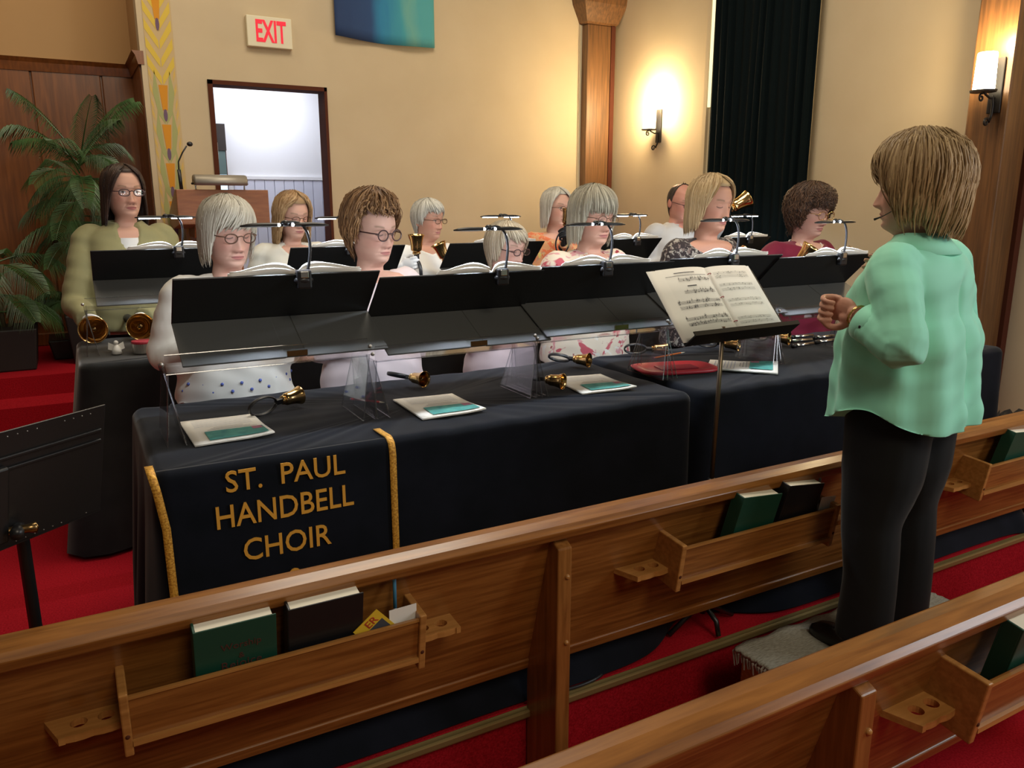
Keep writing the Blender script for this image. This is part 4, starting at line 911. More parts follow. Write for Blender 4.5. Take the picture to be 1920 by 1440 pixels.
def hand_mesh(kind):
    """wrist at origin, +z to the fingers, palm towards -y, thumb at +x"""
    if kind in _hands: return _hands[kind]
    mb = MB(); mb.sphere((0, 0, .047), (.041, .0155, .050), 16); mb.sphere((.018, -.008, .034), (.018, .014, .026), 12); mb.tube([(0, 0, -.06), (0, 0, -.02), (0, 0, .02)], [.027, .0255, .026], 14, flat=.8, up=(0, 1, 0))
    for i, (x, ln) in enumerate(((.030, .92), (.010, 1.04), (-.010, .98), (-.029, .78))):
        if kind == 'grip': pts = [(x, 0, .078), (x, -.006, .098), (x, -.030, .098+.012*ln), (x, -.052, .090), (x*.95, -.056, .068), (x*.9, -.042, .056)]
        else: pts = [(x, 0, .078), (x*1.05, -.003, .098), (x*1.12, -.012, .098+.030*ln), (x*1.12, -.026, .098+.052*ln), (x*1.1, -.042, .098+.064*ln)]
        mb.tube(catmull(pts, 4), [.0098-.0028*t for t in np.linspace(0, 1, 4*(len(pts)-1)+1)], 8); mb.sphere(pts[-1], .0072, 8)
    th = [(.026, -.006, .022), (.044, -.020, .040), (.046, -.040, .058), (.030, -.058, .070)] if kind == 'grip' else [(.026, -.006, .022), (.050, -.014, .044), (.062, -.024, .066), (.064, -.034, .086)]
    mb.tube(catmull(th, 4), [.0125-.004*t for t in np.linspace(0, 1, 13)], 8); mb.sphere(th[-1], .0088, 8)
    m2, v = remesh(mb, .0038, 2); fs = [tuple(p.vertices) for p in m2.polygons]; _hands[kind] = (v, fs); return _hands[kind]
def frame(origin, z, x):
    z = Vector(z).normalized(); x = Vector(x); x = (x-z*x.dot(z)).normalized(); y = z.cross(x); m_ = Matrix((x, y, z)).transposed().to_4x4(); m_.translation = origin; return m_
class Person:
    pass
def person(label, loc, rz, S, skin, head=(0, 0, 0), hair=None, glasses=None, top=None, arms=None, g=1., face=None, hands=None, trousers=True, neck=None, hem=.80, fwd=-.02, hk=1.08, grips=None, group='handbell choir members'):
    face = face or {}; k = S/1.62; root = thing('person', label, 'person', loc, rz, group)
    zc = (1.62-.225*hk)*k; R = rotm(*head); piv = np.array([0, .015, -.005])*k*hk; o0 = np.array([0, fwd*k, zc])
    def hx(P):   # head-frame points -> body frame
        return (P*k*hk-piv) @ R.T+piv+o0
    # ---- body: head, neck and torso as one continuous lofted surface
    t = np.linspace(-PI, PI, 129)[:-1]; phi = t-.60*np.sin(t)
    hs = np.r_[np.linspace(.2249, .15, 22)[:-1], np.linspace(.15, -.016, 112), np.linspace(-.018, -.05, 10)]
    PH, H_ = np.meshgrid(phi, hs); x, y = head_xy(PH, H_); c = np.cos(PH); fm = sstep(.05, .45, c)
    y = y-face_disp(x, H_, face)*fm; cols = face_col(x, H_, c, skin, face)
    hp = np.stack([x, y, H_], -1); wgt = sstep(-.062, -.008, H_)[..., None]; unrot = hp*k*hk+o0; P1 = unrot*(1-wgt)+hx(hp)*wgt
    Z = np.array(T_Z)*k; zz = np.linspace(zc-.062*k*hk, .78*k, 46); ph2, z2 = np.meshgrid(phi, zz)
    tw = np.interp(z2, Z[::-1], T_W[::-1])*k; tf = np.interp(z2, Z[::-1], T_F[::-1])*k; tb = np.interp(z2, Z[::-1], T_B[::-1])*k; gg = 1+(g-1)*sstep(1.33*k, 1.22*k, z2)
    s_, c_ = np.sin(ph2), np.cos(ph2); sh = (fwd*k)*sstep(1.24*k, zc-.062*k*hk, z2)
    P2 = np.stack([tw*gg*np.sign(s_)*np.abs(s_)**.85, np.where(c_ > 0, -tf*np.abs(c_)**.85, tb*np.abs(c_)**.85)*gg+sh, z2], -1)
    P = np.concatenate([P1, P2], 0); cols = np.concatenate([cols, np.ones(P2.shape)*np.array(skin)*np.array([1, .97, .95])], 0)
    n_, m_ = P.shape[:2]; idx = np.arange(n_*m_).reshape(n_, m_); j2 = (np.arange(m_)+1) % m_
    fs = np.stack([idx[:-1], idx[1:], idx[1:][:, j2], idx[:-1][:, j2]], -1).reshape(-1, 4).tolist()
    V = P.reshape(-1, 3); CC = cols.reshape(-1, 3)
    def append(v, f, col):
        nonlocal V, CC; n0 = len(V); V = np.concatenate([V, v]); CC = np.concatenate([CC, np.ones((len(v), 3))*np.array(col)]); fs.extend([tuple(n0+i for i in q) for q in f])
    for s in (-1, 1):
        e = MB(); e.sphere((0, 0, 0), (.008, .017, .031), 14); ev = np.array(e.v); ev[:, 0] += .006*s*(ev[:, 1] > 0)*ev[:, 1]/.017; ev += np.array([s*.0765, .010, .098]); append(hx(ev), e.f, np.array(skin)*np.array([1, .85, .82]))
    arms = dict(arms or {}); hands = dict(hands or {})
    for nm, (C, d, zd, mtl) in (grips or {}).items():
        Ri = Matrix.Rotation(-rz, 3, 'Z'); s = 1 if nm == 'L' else -1
        C = Ri @ (Vector(C)-Vector(loc)); d = (Ri @ Vector(d)).normalized(); zd = Ri @ Vector(zd); xd = -d if s > 0 else d
        z_ = zd.normalized(); x_ = (xd-z_*xd.dot(z_)).normalized(); y_ = z_.cross(x_); wp = C-z_*.08+y_*.032
        sh_ = Vector((s*.158*g, .005, 1.272))*k; el = sh_.lerp(wp, .5)+Vector((s*.07, .06, -.13)); arms[nm] = (el/k, (wp-z_*.015)/k); hands[nm] = ('grip', tuple(z_), tuple(x_), mtl)+(('flip',) if s > 0 else ())
    A = {}
    for s, nm in ((1, 'L'), (-1, 'R')):
        el, wr = arms.get(nm, ((.235*s, .03, 1.0), (.17*s, -.23, 1.08))); A[nm] = (Vector((s*.158*g, .005, 1.272))*k, Vector(el)*k, Vector(wr)*k)
    for nm in ('L', 'R'):
        hd = (hands or {}).get(nm)
        if not hd: continue
        kind, zdir, xdir, mtl = hd[:4]; v, f = hand_mesh(kind); sg = 1
        Mh = frame(A[nm][2], zdir, xdir); vv = v.copy()
        if hd[4:] == ('flip',): vv[:, 0] *= -1; f = [q[::-1] for q in f]
        vv = np.array([Mh @ Vector(p) for p in vv])
        if mtl == 'skin': append(vv, f, np.array(skin)*np.array([.98, .9, .88]))
        else:
            me = bpy.data.meshes.new('glove'); me.from_pydata(vv.tolist(), [], f); me.materials.append(M_(mtl)); me.polygons.foreach_set('use_smooth', [True]*len(me.polygons)); og = bpy.data.objects.new('glove', me); COL.objects.link(og); og.parent = root
    me = bpy.data.meshes.new('body'); me.from_pydata(V.tolist(), [], fs); me.materials.append(M_('skin')); me.polygons.foreach_set('use_smooth', [True]*len(me.polygons))
    ca = me.color_attributes.new('Col', 'FLOAT_COLOR', 'POINT'); ca.data.foreach_set('color', np.concatenate([CC, np.ones((len(CC), 1))], 1).ravel()); me.update()
    bo = bpy.data.objects.new('body', me); COL.objects.link(bo); bo.parent = root
    # ---- hair
    if hair: make_hair(hair, hx, root, k)
    if glasses: make_glasses(glasses, hx, root)
    # ---- top garment
    top = top or {}; off = top.get('off', .012); rows = []; loose = top.get('loose', .012)
    ang = np.linspace(0, 2*PI, 48, endpoint=False)
    zs = np.r_[np.linspace(1.343, hem, 30)]
    for z in zs:
        w_ = np.interp(z, T_Z[::-1], T_W[::-1]); f_ = np.interp(z, T_Z[::-1], T_F[::-1]); b_ = np.interp(z, T_Z[::-1], T_B[::-1]); g2 = 1+(g-1)*float(sstep(1.33, 1.22, z)); lo = loose*float(sstep(1.2, 1.0, z))
        if top.get('straight') and z < 1.1: w_, f_, b_ = max(w_, .166), max(f_, .128), max(b_, .104)
        s_, c_ = np.sin(ang), np.cos(ang); bust = top.get('bust', .018)*math.exp(-((z-1.16)/.055)**2)*(np.exp(-((ang-.5)/.33)**2)+np.exp(-((2*PI-ang-.5)/.33)**2))
        X = (w_*g2+off+lo)*np.sign(s_)*np.abs(s_)**.85; Yy = np.where(c_ > 0, -(f_*g2+off+lo+bust)*np.abs(c_)**.85, (b_*g2+off+lo)*np.abs(c_)**.85)+fwd*float(sstep(1.24, 1.333, z))
        rows.append([(a*k, b2*k, z*k) for a, b2 in zip(X, Yy)])
    mb = loft(rows); r0, r1, r2 = top.get('sleeve', (.066, .056, .040)); frac = top.get('sl', 1.0)
    for nm in ('L', 'R'):
        sh_, el, wr = A[nm]; s = 1 if nm == 'L' else -1
        pth = catmull([sh_+Vector((-.05*s, 0, -.005))*k, sh_+Vector((.012*s, 0, -.012))*k, sh_.lerp(el, .55)+Vector((.006*s, 0, 0)), el, el.lerp(wr, .5), el.lerp(wr, frac)], 6)
        n = len(pth); rad = [(r0 if t < .35 else r0+(r1-r0)*(t-.35)/.3 if t < .65 else r1+(r2-r1)*(t-.65)/.35)*k*(1+.018*math.sin(i*2.1)) for i, t in enumerate(np.linspace(0, 1, n))]
        rad[0] *= .8; mb.tube(pth, rad, 16)
    m2, v = remesh(mb, top.get('voxel', .010), top.get('it', 5))
    nrm = np.empty(len(m2.vertices)*3); m2.vertices.foreach_get('normal', nrm); nrm = nrm.reshape(-1, 3)
    wa = top.get('wrinkle', .0035); xx, yy, zz_ = v.T/k
    a_ = np.arctan2(xx, -yy)
    wr_ = wa*(np.sin(zz_*46+np.sin(a_*3)*2.2+xx*14)*.6+np.sin(a_*9+zz_*9)*.5*sstep(1.2, 1.0, zz_)+np.sin(zz_*83+xx*40+yy*31)*.3)
    vf = top.get('vfold', 0); wr_ = wr_+vf*(np.sin(a_*11+np.sin(zz_*7)*.5)*.6+np.sin(a_*5+1)*.6)*sstep(1.24, 1.0, zz_)*(np.abs(xx) < .27)-vf*1.1*np.exp(-((np.abs(a_)-PI)/.09)**2)*sstep(1.26, 1.18, zz_)
    v = v+nrm*(wr_*sstep(1.34, 1.26, zz_))[:, None]*k
    zn_f, zn_s, shape = top.get('neck', (1.27, 1.325, 'scoop'))
    fa = np.clip(np.abs(a_)/top.get('nw', 1.45), 0, 1); curve = fa**(1.0 if shape == 'V' else 1.8); zn = zn_f+(zn_s-zn_f)*curve
    d = np.clip((zz_-zn)*1.6, 0, .034)*(np.abs(xx) < .17); ax_ = np.stack([xx, yy-fwd*.5, 0*xx], -1); ln = np.linalg.norm(ax_, axis=1)[:, None]+1e-6
    v = v-(ax_/ln)*d[:, None]*k; v[:, 2] -= d*.35*k
    hf = top.get('hemf')
    if hf is not None: v[:, 2] = np.where(zz_ < hem+.2, np.maximum(v[:, 2], hf(a_)*k), v[:, 2])
    go = put(top.get('name', 'blouse'), m2, v, top.get('mat', 'white_cloth'), root)
    if trousers:
        mb = MB(); mb.sphere((0, .005*k, .84*k), (.17*g*k, .125*g*k, .14*k), 24)
        fl = top.get('flare', .0)
        for s in (-1, 1):
            st_ = top.get('stance', .1); pth = catmull([(s*.09*k, 0, .84*k), (s*.097*k, 0, .62*k), (s*(st_)*k, -.005, .46*k), (s*(st_+.005)*k, .012, .28*k), (s*(st_+.01)*k, .01, .055*k)], 5); n = len(pth)
            mb.tube(pth, [np.interp(t, [0, .25, .5, .75, 1], [.098*g, .092*g, .068*g, .062*g, .056+fl])*k *top.get('leg', 1.) for t in np.linspace(0, 1, n)], 16)
        m3, v3 = remesh(mb, .013, 3); put('trousers', m3, v3, 'black_trouser', root)
        for s in (-1, 1):
            sx = s*(top.get('stance', .1)+.01)*k
            loft([[(sx+w_*math.sin(a)*k, (-.045+l_*-math.cos(a))*k, z_*k) for a in np.linspace(0, 2*PI, 18, endpoint=False)] for w_, l_, z_ in ((.040, .125, .0), (.043, .13, .012), (.040, .122, .03), (.032, .09, .055), (.02, .05, .062))]).build('shoe', 'shoe', root, smooth=True)
    p = Person(); p.root, p.k, p.hx, p.A, p.S, p.skin = root, k, hx, A, S, skin; p.fwd = fwd; p.g = g; p.garment = go; return p
def make_hair(o, hx, root, k):
    c1, c2 = np.array(o['c1']), np.array(o['c2']); t_ = o.get('t', .02); rg = np.random.default_rng(o.get('seed', 1)); hug = o.get('hug', False); hw = .105; fl = o.get('flare', 0)
    A0, A1 = math.radians(o.get('a0', 52)), math.radians(o.get('a1', 76))
    def hend(p):
        a = np.abs((p+PI) % (2*PI)-PI); e = o['front']+(o['side']-o['front'])*sstep(A0, A1, a); return e+(o['back']-o['side'])*sstep(math.radians(85), math.radians(125), a)
    C0 = np.array([0, .005, .115])
    def surf(p, h, off):
        h2 = h if hug else np.maximum(h, hw); x, y = head_xy(p, np.clip(h2, -.07, .2246), .95); P = np.stack([x, y, h2*np.ones_like(x)], -1); dr = P-C0
        low = sstep(hw+.03, hw-.03, h)[..., None]; dr = dr*np.array([1, 1, 1.0])*(1-low)+dr*np.array([1, 1, 0])*low; dr /= np.linalg.norm(dr, axis=-1, keepdims=True)+1e-9
        out = P+dr*off[..., None]; dz = np.clip(hw-h, 0, 1); out[..., :2] *= (1+fl*dz/.1)[..., None]
        if not hug: out[..., 2] = np.where(h < hw, h, out[..., 2]); 
        return out, dr
    th = lambda p, s: t_*(1+o.get('top', 0)*np.exp(-(s/.35)**2)+o.get('sidev', 0)*np.abs(np.sin(p))*np.exp(-((s-.55)/.3)**2))
    # base shell
    ph = np.linspace(-PI, PI, 97)[:-1]; s_ = np.linspace(0, 1, 26); PH, SS = np.meshgrid(ph, s_); HH = .2245+(hend(PH)+.006-.2245)*SS**.9
    B, _ = surf(PH, HH, th(PH, SS)*.72*(1-.55*SS**6)); n, m_ = PH.shape
    V = [B.reshape(-1, 3)]; idx = np.arange(n*m_).reshape(n, m_); j2 = (np.arange(m_)+1) % m_
    F_ = [np.stack([idx[:-1], idx[1:], idx[1:][:, j2], idx[:-1][:, j2]], -1).reshape(-1, 4)]; Cc = [np.ones((n*m_, 3))*(c1*.55+c2*.45)*.9]
    # locks
    nl, npnt, sd = int(o.get('n', 520)*2.6), 10, 4; p0 = rg.uniform(-PI, PI, nl); p0 = p0 if not o.get('skipfront') else np.sign(p0)*(A0+(PI-A0)*np.abs(p0)/PI); ss = np.linspace(0, 1, npnt)
    part = o.get('sweep', 0.); st = rg.uniform(0, .45, nl)**1.5; SSl = st[:, None]+(1-st[:, None])*ss[None]
    fw_ = np.exp(-(p0/.9)**2); PHl = p0[:, None]+((part+o.get('part', 0)*np.sign(p0-o.get('pl', .25)))*fw_)[:, None]*SSl**(.9 if o.get('part') else 1.3)+rg.normal(0, .05, nl)[:, None]*SSl
    he = hend(PHl[:, -1])+rg.normal(0, o.get('ragged', .010), nl); HHl = .2245+(he[:, None]-.2245)*SSl**.9
    lay = rg.uniform(.70, 1.06, nl)[:, None]; offl = th(PHl, SSl)*lay*(1-o.get('tuck', .35)*SSl**5)
    Pl, Dl = surf(PHl, HHl, offl)
    ca_ = o.get('curl', 0)
    if ca_:
        fr, pz = rg.uniform(o.get('cf', 18), o.get('cf', 18)*1.6, nl)[:, None], rg.uniform(0, 6.28, nl)[:, None]; tv = np.stack([-np.cos(PHl), -np.sin(PHl), 0*PHl], -1); env = np.minimum(1, SSl*3)[..., None]
        Pl = Pl+tv*(ca_*np.sin(fr*SSl+pz))[..., None]*env+Dl*(ca_*.8*np.cos(fr*SSl+pz))[..., None]*env
    T = np.gradient(Pl, axis=1); T /= np.linalg.norm(T, axis=-1, keepdims=True)+1e-9; Sd = np.cross(T, Dl); Sd /= np.linalg.norm(Sd, axis=-1, keepdims=True)+1e-9
    wd = .50*o.get('w', .0085)*rg.uniform(.6, 1.3, nl)[:, None]*(np.interp(ss, [0, .15, .6, .9, 1], [.4, 1, 1, .7, .15]))[None]
    an = 2*PI*np.arange(sd)/sd; Q = Pl[:, :, None]+(Sd[:, :, None]*np.cos(an)[None, None, :, None]+Dl[:, :, None]*.5*np.sin(an)[None, None, :, None])*wd[:, :, None, None]
    base = n*m_; ii = base+np.arange(nl*npnt*sd).reshape(nl, npnt, sd); k2 = (np.arange(sd)+1) % sd
    F_.append(np.stack([ii[:, :-1], ii[:, :-1][..., k2], ii[:, 1:][..., k2], ii[:, 1:]], -1).reshape(-1, 4)); V.append(Q.reshape(-1, 3))
    mixv = np.clip(rg.normal(.5, .32, nl), 0, 1); cl = c1[None]*(1-mixv[:, None])+c2[None]*mixv[:, None]; Cc.append(np.repeat(cl, npnt*sd, 0))
    V = hx(np.concatenate(V)); me = bpy.data.meshes.new('hair'); me.from_pydata(V.tolist(), [], np.concatenate(F_).tolist()); me.materials.append(M_('hair')); me.polygons.foreach_set('use_smooth', [True]*len(me.polygons))
    a = me.color_attributes.new('Col', 'FLOAT_COLOR', 'POINT'); a.data.foreach_set('color', np.concatenate([np.concatenate(Cc), np.ones((len(V), 1))], 1).ravel()); me.update()
    ob = bpy.data.objects.new('hair', me); COL.objects.link(ob); ob.parent = root; return ob
def make_glasses(o, hx, root):
    a, b_, m_, r = o.get('a', .023), o.get('b', .017), o.get('mat', 'frame_dark'), o.get('r', .0014)*1.3; e = o.get('e', 1.); h0 = o.get('h', .107)
    fr = MB(); ln = MB(); cx = .0325
    for s in (-1, 1):
        pts = [(s*cx+a*math.copysign(abs(math.cos(t))**e, math.cos(t)), -.113+.10*(abs(s*cx+a*math.cos(t)))**2*14*.5, h0+b_*math.copysign(abs(math.sin(t))**e, math.sin(t))) for t in np.linspace(0, 2*PI, 25)]
        fr.tube(pts, r, 6, cap=False); ln.add(pts[:-1], [tuple(range(24))])
        fr.tube([(s*(cx+a), -.108, h0+.006), (s*.071, -.085, h0+.006), (s*.078, -.02, h0+.004), (s*.079, .012, h0-.002)], r, 6)
    fr.tube([(-cx+a-.001, -.113, h0+.005), (0, -.117, h0+.009), (cx-a+.001, -.113, h0+.005)], r, 6)
    fr.v = [tuple(p) for p in hx(np.array(fr.v))]; ln.v = [tuple(p) for p in hx(np.array(ln.v))]
    g_ = fr.build('glasses', m_, root, smooth=True); ln.build('lens', 'lens', g_)
def necklace(p, z_f, z_b, r, m_, nb, wx=.075, yo=.0):
    """string of beads resting on the chest"""
    mb = MB(); k = p.k
    for i in range(nb):
        a = 2*PI*i/nb; c = math.cos(a); zz = z_b+(z_f-z_b)*(.5+.5*c)**1.15
        w_ = np.interp(zz, T_Z[::-1], T_W[::-1]); f_ = np.interp(zz, T_Z[::-1], T_F[::-1]); b_ = np.interp(zz, T_Z[::-1], T_B[::-1]); s = math.sin(a)
        gg = 1+(p.g-1)*float(sstep(1.33, 1.22, zz)); xx = min(w_*gg, wx)*s; yy = -(f_*gg+.004+yo)*math.sqrt(max(0, 1-(xx/(w_*gg+.002))**2))**.85 if c > -.2 else b_*abs(c)
        mb.sphere((xx*k, (yy+p.fwd*float(sstep(1.24, 1.333, zz)))*k, zz*k), r, 8)
    mb.build('necklace', m_, p.root, smooth=True)['kind'] = 'stuff'
def collar(p, mat_, z0=1.318, wing=.055, gap=.5, stand=.03, flap=True):
    """turned-down shirt collar round the neck, open at the front"""
    k = p.k; an = np.linspace(gap, 2*PI-gap, 40); P = []
    for q, (rw, dz) in enumerate(((.070, stand*.2), (.068, stand), (.074, stand+.004), (.100, stand*.3), (.128, -.022))):
        P.append([((rw)*math.sin(a)*k*1.05, (-(rw-.004)*math.cos(a)*.95+p.fwd*.8+.004)*k, (z0+dz-(wing*max(0, math.cos(a))**2 if q > 2 else 0)-.012*max(0, math.cos(a)))*k) for a in an])
    grid_obj('collar', np.array(P), mat_, p.root, thick=.003)
SKIN = (.60, .34, .25); SK2 = (.62, .37, .29); SK3 = (.57, .30, .21)
GREY = dict(c1=(.42, .38, .30), c2=(.66, .62, .52)); 
def pos(px, py, Y): return ony(px, py, Y)
def stature(px, py, Y, hair_t=.03): q = ony(px, py, Y); return q.x, (q.z-ZP-hair_t)
YF, YK = 3.05, 4.72
def eyeS(px, py, Y, pitch, hk=1.08):
    q = ony(px, py, Y); return q.x, (q.z-ZP+.09*math.sin(pitch))/(1-.116*hk/1.62)
def grip(C, d): 
    d = Vector(d).normalized(); return C, d
# ---- bells held in the hands: crown point, direction crown->mouth
def gp(px, py, Y): return ony(px, py, Y)
HB_ = 'handbells held by the players'
def held(label, R, p, d, roll=.5, mats=('brass', 'black_plastic')):
    b = make_bell('handbell', label, R, HB_, mats); d = Vector(d).normalized(); aim(b, p, d, roll); return p-d*(R*.55+.035), d
hb_w9r = held('brass handbell held upright in a white glove by the woman in white', .050, gp(781, 472, 4.40), (-.02, -.05, 1))
hb_w9l = held('brass handbell resting on the shoulder of the woman in white', .048, gp(834, 484, 4.44), (-.45, .1, 1))
hb_10 = held('dark brass handbell raised beside the face of the orange floral woman', .046, gp(1062, 420, 4.34), (.1, -.2, 1), .5, ('brass_dark', 'black_plastic'))
hb_m = held('large brass handbell raised high in front of the black curtain', .064, gp(1374, 388, 4.30), (.62, -.25, .35))
hb_5 = held('brass handbell held above the music by the speckled-bloused woman', .042, gp(1366, 486, 2.70), (.85, -.3, .25))
hb_6r = held('brass handbell held over the music by the woman in maroon', .046, gp(1500, 492, 2.68), (.30, -.45, .85))
hb_6l = held('brass handbell in the white glove of the woman in maroon', .042, gp(1580, 496, 2.62), (.5, -.4, .75))
hb_gr = held('large brass handbell, mouth forward, in the glove of the sage-jacketed woman', .066, gp(180, 615, 4.34), (-.12, -1, .08))
hb_gl = held('large brass handbell, mouth forward, above the round tin', .066, gp(258, 612, 4.34), (.05, -1, .12))
# --- front row
x, S = eyeS(418, 440, YF, .15)
p = person('woman in cream lace cardigan with grey bobbed hair and oval glasses', (x, YF, ZP), .08, S, SK2, (.16, .15, 0), dict(GREY, front=.150, side=.022, back=.0, t=.020, sweep=-.6, seed=3, tuck=.7, ragged=.012), dict(a=.022, b=.0165, mat='frame_thin', r=.0015), dict(mat='cream_lace', name='cardigan', neck=(1.285, 1.33, 'scoop'), straight=1, loose=.03, hemf=lambda a: .845+.012*np.abs(np.sin(a*9))), g=1.04, arms={'R': ((-.25, .05, 1.02), (-.16, -.17, 1.06)), 'L': ((.23, .03, 1.0), (.14, -.22, 1.06))})
eb = MB()
for i in range(16):
    a = -1.2+i*.16; eb.sphere(((.166+.05)*1.04*math.sin(a)*p.k, -(.128+.052)*math.cos(a)*p.k, (.90+.03*(i % 2))*p.k), .006, 8)
eb.build('embroidery', 'blue_thread', p.root, smooth=True)['kind'] = 'stuff'
x, S = eyeS(688, 436, YF, .13)
p = person('woman in pale pink knit with pearl necklace and swept brown hair', (x, YF, ZP), .08, S, SK2, (.24, .13, 0), dict(c1=(.10, .045, .018), c2=(.36, .20, .09), front=.196, side=.088, back=.015, t=.028, top=.9, a0=58, a1=88, sweep=.6, curl=.007, cf=9, seed=5, hug=True, sidev=.2, n=560, ragged=.014), dict(a=.0225, b=.0205, mat='frame_dark', r=.0021), dict(mat='pink_knit', name='knit_top', neck=(1.275, 1.315, 'scoop'), nw=1.7, loose=.02), g=1.10)
necklace(p, 1.222, 1.338, .0042, 'pearl', 64, .078)
for s in (-1, 1): MB().sphere(tuple(p.hx(np.array([[s*.083, .0, .066]]))[0]), .0045, 8).build('earring', 'pearl', p.root, smooth=True)
x, S = eyeS(938, 468, YF+.18, .15)
p = person('short blonde-grey haired woman with dark glasses and pale pink top', (x, YF+.18, ZP), .10, S, SK2, (.20, .15, 0), dict(c1=(.36, .28, .18), c2=(.68, .60, .46), front=.168, side=.060, back=.005, t=.018, a0=50, a1=82, sweep=.9, seed=7, hug=True, ragged=.012), dict(a=.0215, b=.0145, mat='frame_dark', r=.0018, e=.85), dict(mat='pink_plain', loose=.02), g=1.0, arms={'R': ((-.18, .0, 1.0), (-.12, -.2, 1.06)), 'L': ((.18, .0, 1.0), (.12, -.2, 1.06))})
x, S = eyeS(1102, 408, YF, .12)
p = person('grey-bobbed woman in red floral blouse with red bead necklace', (x, YF, ZP), .02, S, SKIN, (.05, .12, 0), dict(c1=(.26, .23, .17), c2=(.52, .48, .37), front=.142, side=.0, back=-.008, t=.024, a0=54, a1=78, seed=9, sweep=.25, tuck=.45, n=520), dict(a=.022, b=.0165, mat='frame_thin', r=.0011), dict(mat='red_floral', neck=(1.285, 1.33, 'V'), loose=.025, straight=1), g=1.08, arms={'R': ((-.20, .03, 1.0), (-.15, -.2, 1.06)), 'L': ((.24, .03, 1.0), (.14, -.2, 1.06))})
necklace(p, 1.19, 1.338, .0058, 'red_bead', 56, .085, .012); collar(p, 'red_floral', 1.318, .03, .6, .010)
x, S = eyeS(1322, 386, YF, .10)
p = person('blonde woman in dark speckled V-neck blouse', (x, YF, ZP), .02, S, SK3, (.08, .10, 0), dict(c1=(.34, .22, .10), c2=(.66, .50, .29), front=.186, side=.012, back=-.02, t=.022, top=.2, a0=52, a1=84, part=.75, pl=-.1, seed=11, flare=.04, tuck=.6, n=520), None, dict(mat='speckle', neck=(1.20, 1.325, 'V'), nw=1.5, loose=.02), g=1.0, grips={'L': (*hb_5, (.3, -1, .3), 'glove_white')})
x, S = eyeS(1505, 400, YF, .18)
p6 = person('dark curly-haired woman in maroon top with wire glasses', (x, YF, ZP), -.04, S, SK2, (.06, .18, 0), dict(c1=(.030, .014, .008), c2=(.12, .06, .032), front=.158, side=.05, back=.005, t=.030, top=.25, a0=52, a1=78, curl=.012, cf=26, seed=13, hug=True, n=680, w=.0075, sidev=.3, ragged=.014), dict(a=.024, b=.0195, mat='gold', r=.0013, e=.8), dict(mat='maroon_knit', neck=(1.275, 1.322, 'V'), nw=1.4, loose=.03, straight=1), g=1.12, grips={'L': (*hb_6l, (.1, -1, .1), 'glove_white'), 'R': (*hb_6r, (.2, -1, .2), 'glove_white')})
necklace(p6, 1.285, 1.335, .0035, 'pearl', 54, .075); collar(p6, 'black_knit', 1.308, .02, .4, .006)
# --- back row
x, S = eyeS(228, 360, 4.8, .0)
pg = person('woman in open sage green jacket with long dark hair and glasses', (x, 4.8, ZP), .05, S, SKIN, (.22, .02, 0), dict(c1=(.016, .009, .007), c2=(.065, .034, .022), front=.190, side=-.035, back=-.05, t=.018, a0=54, a1=84, part=.9, pl=.15, seed=15, flare=.09), dict(a=.0235, b=.0150, mat='frame_dark', r=.0019, e=.8), dict(mat='sage', name='jacket', neck=(1.17, 1.338, 'V'), nw=.6, loose=.045, straight=1, sleeve=(.066, .062, .052), off=.014, wrinkle=.003), g=1.10, face=dict(eyes=1, gaze=.001, lip=(.42, .12, .12)), grips={'R': (*hb_gr, (.15, -1, -.5), 'glove_white'), 'L': (*hb_gl, (-.2, -1, -.5), 'glove_white')})
collar(pg, 'sage', 1.318, .05, .65, .030)
rows = [[((.05)*math.sin(a)*2*pg.k, (-(.118*1.12+.006)*math.cos(a)*.98-.004-.012*(1.262-z)/.1)*pg.k, z*pg.k) for a in np.linspace(-.42, .42, 9)] for q, z in enumerate(np.linspace(1.16, 1.268, 6))]
grid_obj('white_undershirt', np.array(rows), 'white_cloth', pg.root)
x, S = eyeS(543, 408, YK, .15)
p = person('woman with long sandy hair, glasses and cream collared jacket', (x, YK, ZP), .02, S, SKIN, (.20, .15, 0), dict(c1=(.25, .135, .055), c2=(.50, .33, .17), front=.178, side=-.045, back=-.055, t=.024, top=.2, a0=54, a1=84, part=.7, pl=.1, seed=17, flare=.05, tuck=.4, curl=.005, cf=7), dict(a=.0225, b=.015, mat='frame_thin', r=.0015), dict(mat='cream_suit', name='jacket', neck=(1.23, 1.33, 'V'), nw=1.0, loose=.03, straight=1, sleeve=(.066, .06, .045)), g=1.05)
collar(p, 'cream_suit', 1.315, .07, .7, .010); necklace(p, 1.262, 1.338, .0018, 'gold', 90, .078)
x, S = eyeS(796, 413, YK, .08)
p9 = person('woman in white blouse with short silver hair raising a bell in white gloves', (x, YK, ZP), .05, S, SK3, (.40, .08, 0), dict(c1=(.33, .31, .26), c2=(.66, .64, .57), front=.168, side=.085, back=.01, t=.018, a0=52, a1=84, sweep=.7, seed=19, hug=True), dict(a=.022, b=.015, mat='frame_thin', r=.0015, e=.85), dict(mat='white_cloth', neck=(1.26, 1.325, 'V'), nw=1.3, loose=.03), g=1.08, face=dict(eyes=1, gaze=.003), grips={'R': (*hb_w9r, (.55, -.8, .25), 'glove_white'), 'L': (*hb_w9l, (-.4, -.6, .5), 'glove_white')})
collar(p9, 'white_cloth', 1.312, .05, .6, .010)
x, S = eyeS(1038, 390, 4.66, .04)
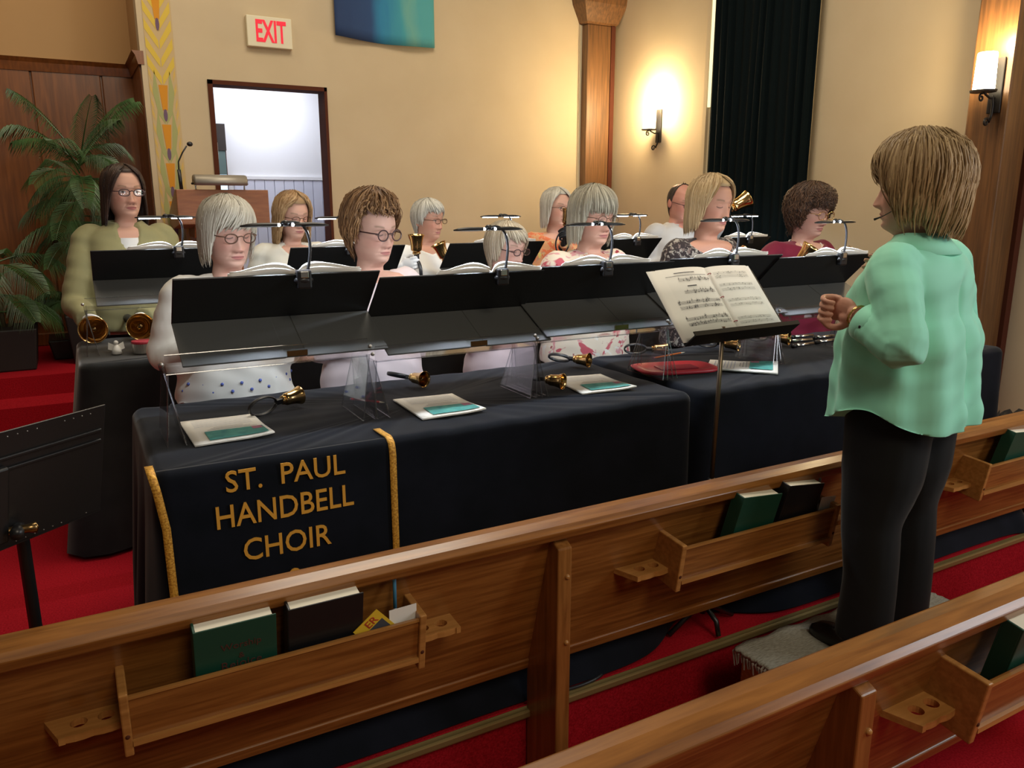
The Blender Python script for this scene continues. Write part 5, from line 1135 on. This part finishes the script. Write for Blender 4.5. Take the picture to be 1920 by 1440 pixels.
p10 = person('woman in orange floral top with pale grey bob holding up a bell', (x, 4.66, ZP), .0, S, SKIN, (.12, .04, 0), dict(c1=(.40, .37, .30), c2=(.66, .62, .53), front=.186, side=.0, back=-.01, t=.016, a0=52, a1=84, part=.7, pl=-.2, seed=21, tuck=.5), dict(a=.022, b=.014, mat='frame_thin', r=.0013), dict(mat='orange_floral', neck=(1.275, 1.325, 'scoop'), loose=.025), g=1.06, face=dict(eyes=1, gaze=.003), grips={'L': (*hb_10, (-.1, -.75, .6), 'glove_black')})
x, S = eyeS(1268, 382, 4.62, .24)
pm = person('balding man in light grey button shirt raising a large bell', (x, 4.62, ZP), .0, S, (.58, .28, .21), (-.05, .24, 0), dict(c1=(.022, .016, .012), c2=(.07, .05, .04), front=.2235, side=.09, back=.02, t=.006, a0=78, a1=92, seed=23, hug=True, skipfront=1, n=380, w=.006, top=-1), dict(a=.023, b=.015, mat='frame_dark', r=.0016, e=.8), dict(mat='grey_shirt', name='shirt', neck=(1.29, 1.335, 'V'), nw=.9, loose=.03, straight=1, bust=0, sleeve=(.070, .062, .05)), g=1.14, grips={'L': (*hb_m, (.35, -.3, .8), 'glove_black')})
collar(pm, 'grey_shirt', 1.318, .05, .4, .018)
# --- conductor
DXY = (2.19, 1.47)
yaw_d = PI+.18
pd = person('conductor in mint green blouse and black trousers with dark blonde bob', (DXY[0], DXY[1], .302), yaw_d, 1.56, SKIN, (.36, .04, 0), dict(c1=(.24, .15, .065), c2=(.52, .37, .19), front=.155, side=.03, back=.0, t=.036, top=.4, a0=54, a1=74, sweep=.6, seed=31, tuck=.6, n=1300, w=.0075, sidev=.15, curl=.004, cf=6, ragged=.014), None, dict(mat='mint', neck=(1.27, 1.338, 'V'), nw=.6, loose=.045, straight=1, sleeve=(.072, .066, .056), sl=.72, voxel=.007, it=2, wrinkle=.0045, vfold=.013, off=.016, stance=.125, flare=.016, leg=1.22, hemf=lambda a: .785+.065*np.exp(-((np.abs(a)-1.55)/.45)**2)-.03*np.exp(-(a/.7)**2)), g=1.10, hem=.70, arms={'L': ((.30, .11, 1.06), (.25, -.055, 1.125)), 'R': ((-.28, .02, 1.02), (-.10, -.08, 1.15))}, hands={'L': ('grip', (-.35, -.85, .15), (.1, .15, 1), 'skin', 'flip'), 'R': ('relaxed', (.1, -.5, .7), (.3, .3, 1), 'skin')}, group='conductor')
collar(pd, 'mint', 1.325, .03, .5, .034)
k = pd.k; wv = pd.A['L'][2]; ev = pd.A['L'][1]; dv = (wv-ev).normalized()
MB().tube([wv+Matrix.Rotation(a, 3, dv) @ (dv.orthogonal().normalized()*.031) for a in np.linspace(0, 2*PI, 25)], .0035, 8, cap=False).build('bracelet', 'gold', pd.root, smooth=True)
mat('skin_plain', SKIN, .55)
for nm in ('L', 'R'):
    s_, e_, w_ = pd.A[nm]; MB().tube([e_.lerp(w_, .35), e_.lerp(w_, .7), w_+(w_-e_)*.02], [.040*k, .034*k, .027*k], 14).build('forearm', 'skin_plain', pd.root, smooth=True)
    q = e_.lerp(w_, .70); d_ = (w_-e_).normalized(); MB().lathe([(.054*k, -.035), (.058*k, -.03), (.058*k, .02), (.050*k, .024)], 24, frame(q, d_, (0, 0, 1))).build('rolled_cuff', 'mint', pd.root, smooth=True)
    MB().sphere(q+Vector((.056*k if nm == 'L' else -.056*k, 0, 0)), .006, 8).build('cuff_button', 'black_plastic', pd.root, smooth=True)
mk_ = pd.hx(np.array([[.07, -.05, .055], [.066, -.085, .035], [.052, -.105, .028]])); MB().tube([tuple(q) for q in mk_], [.0015, .0015, .004], 6).build('headset_microphone', 'black_plastic', pd.root)
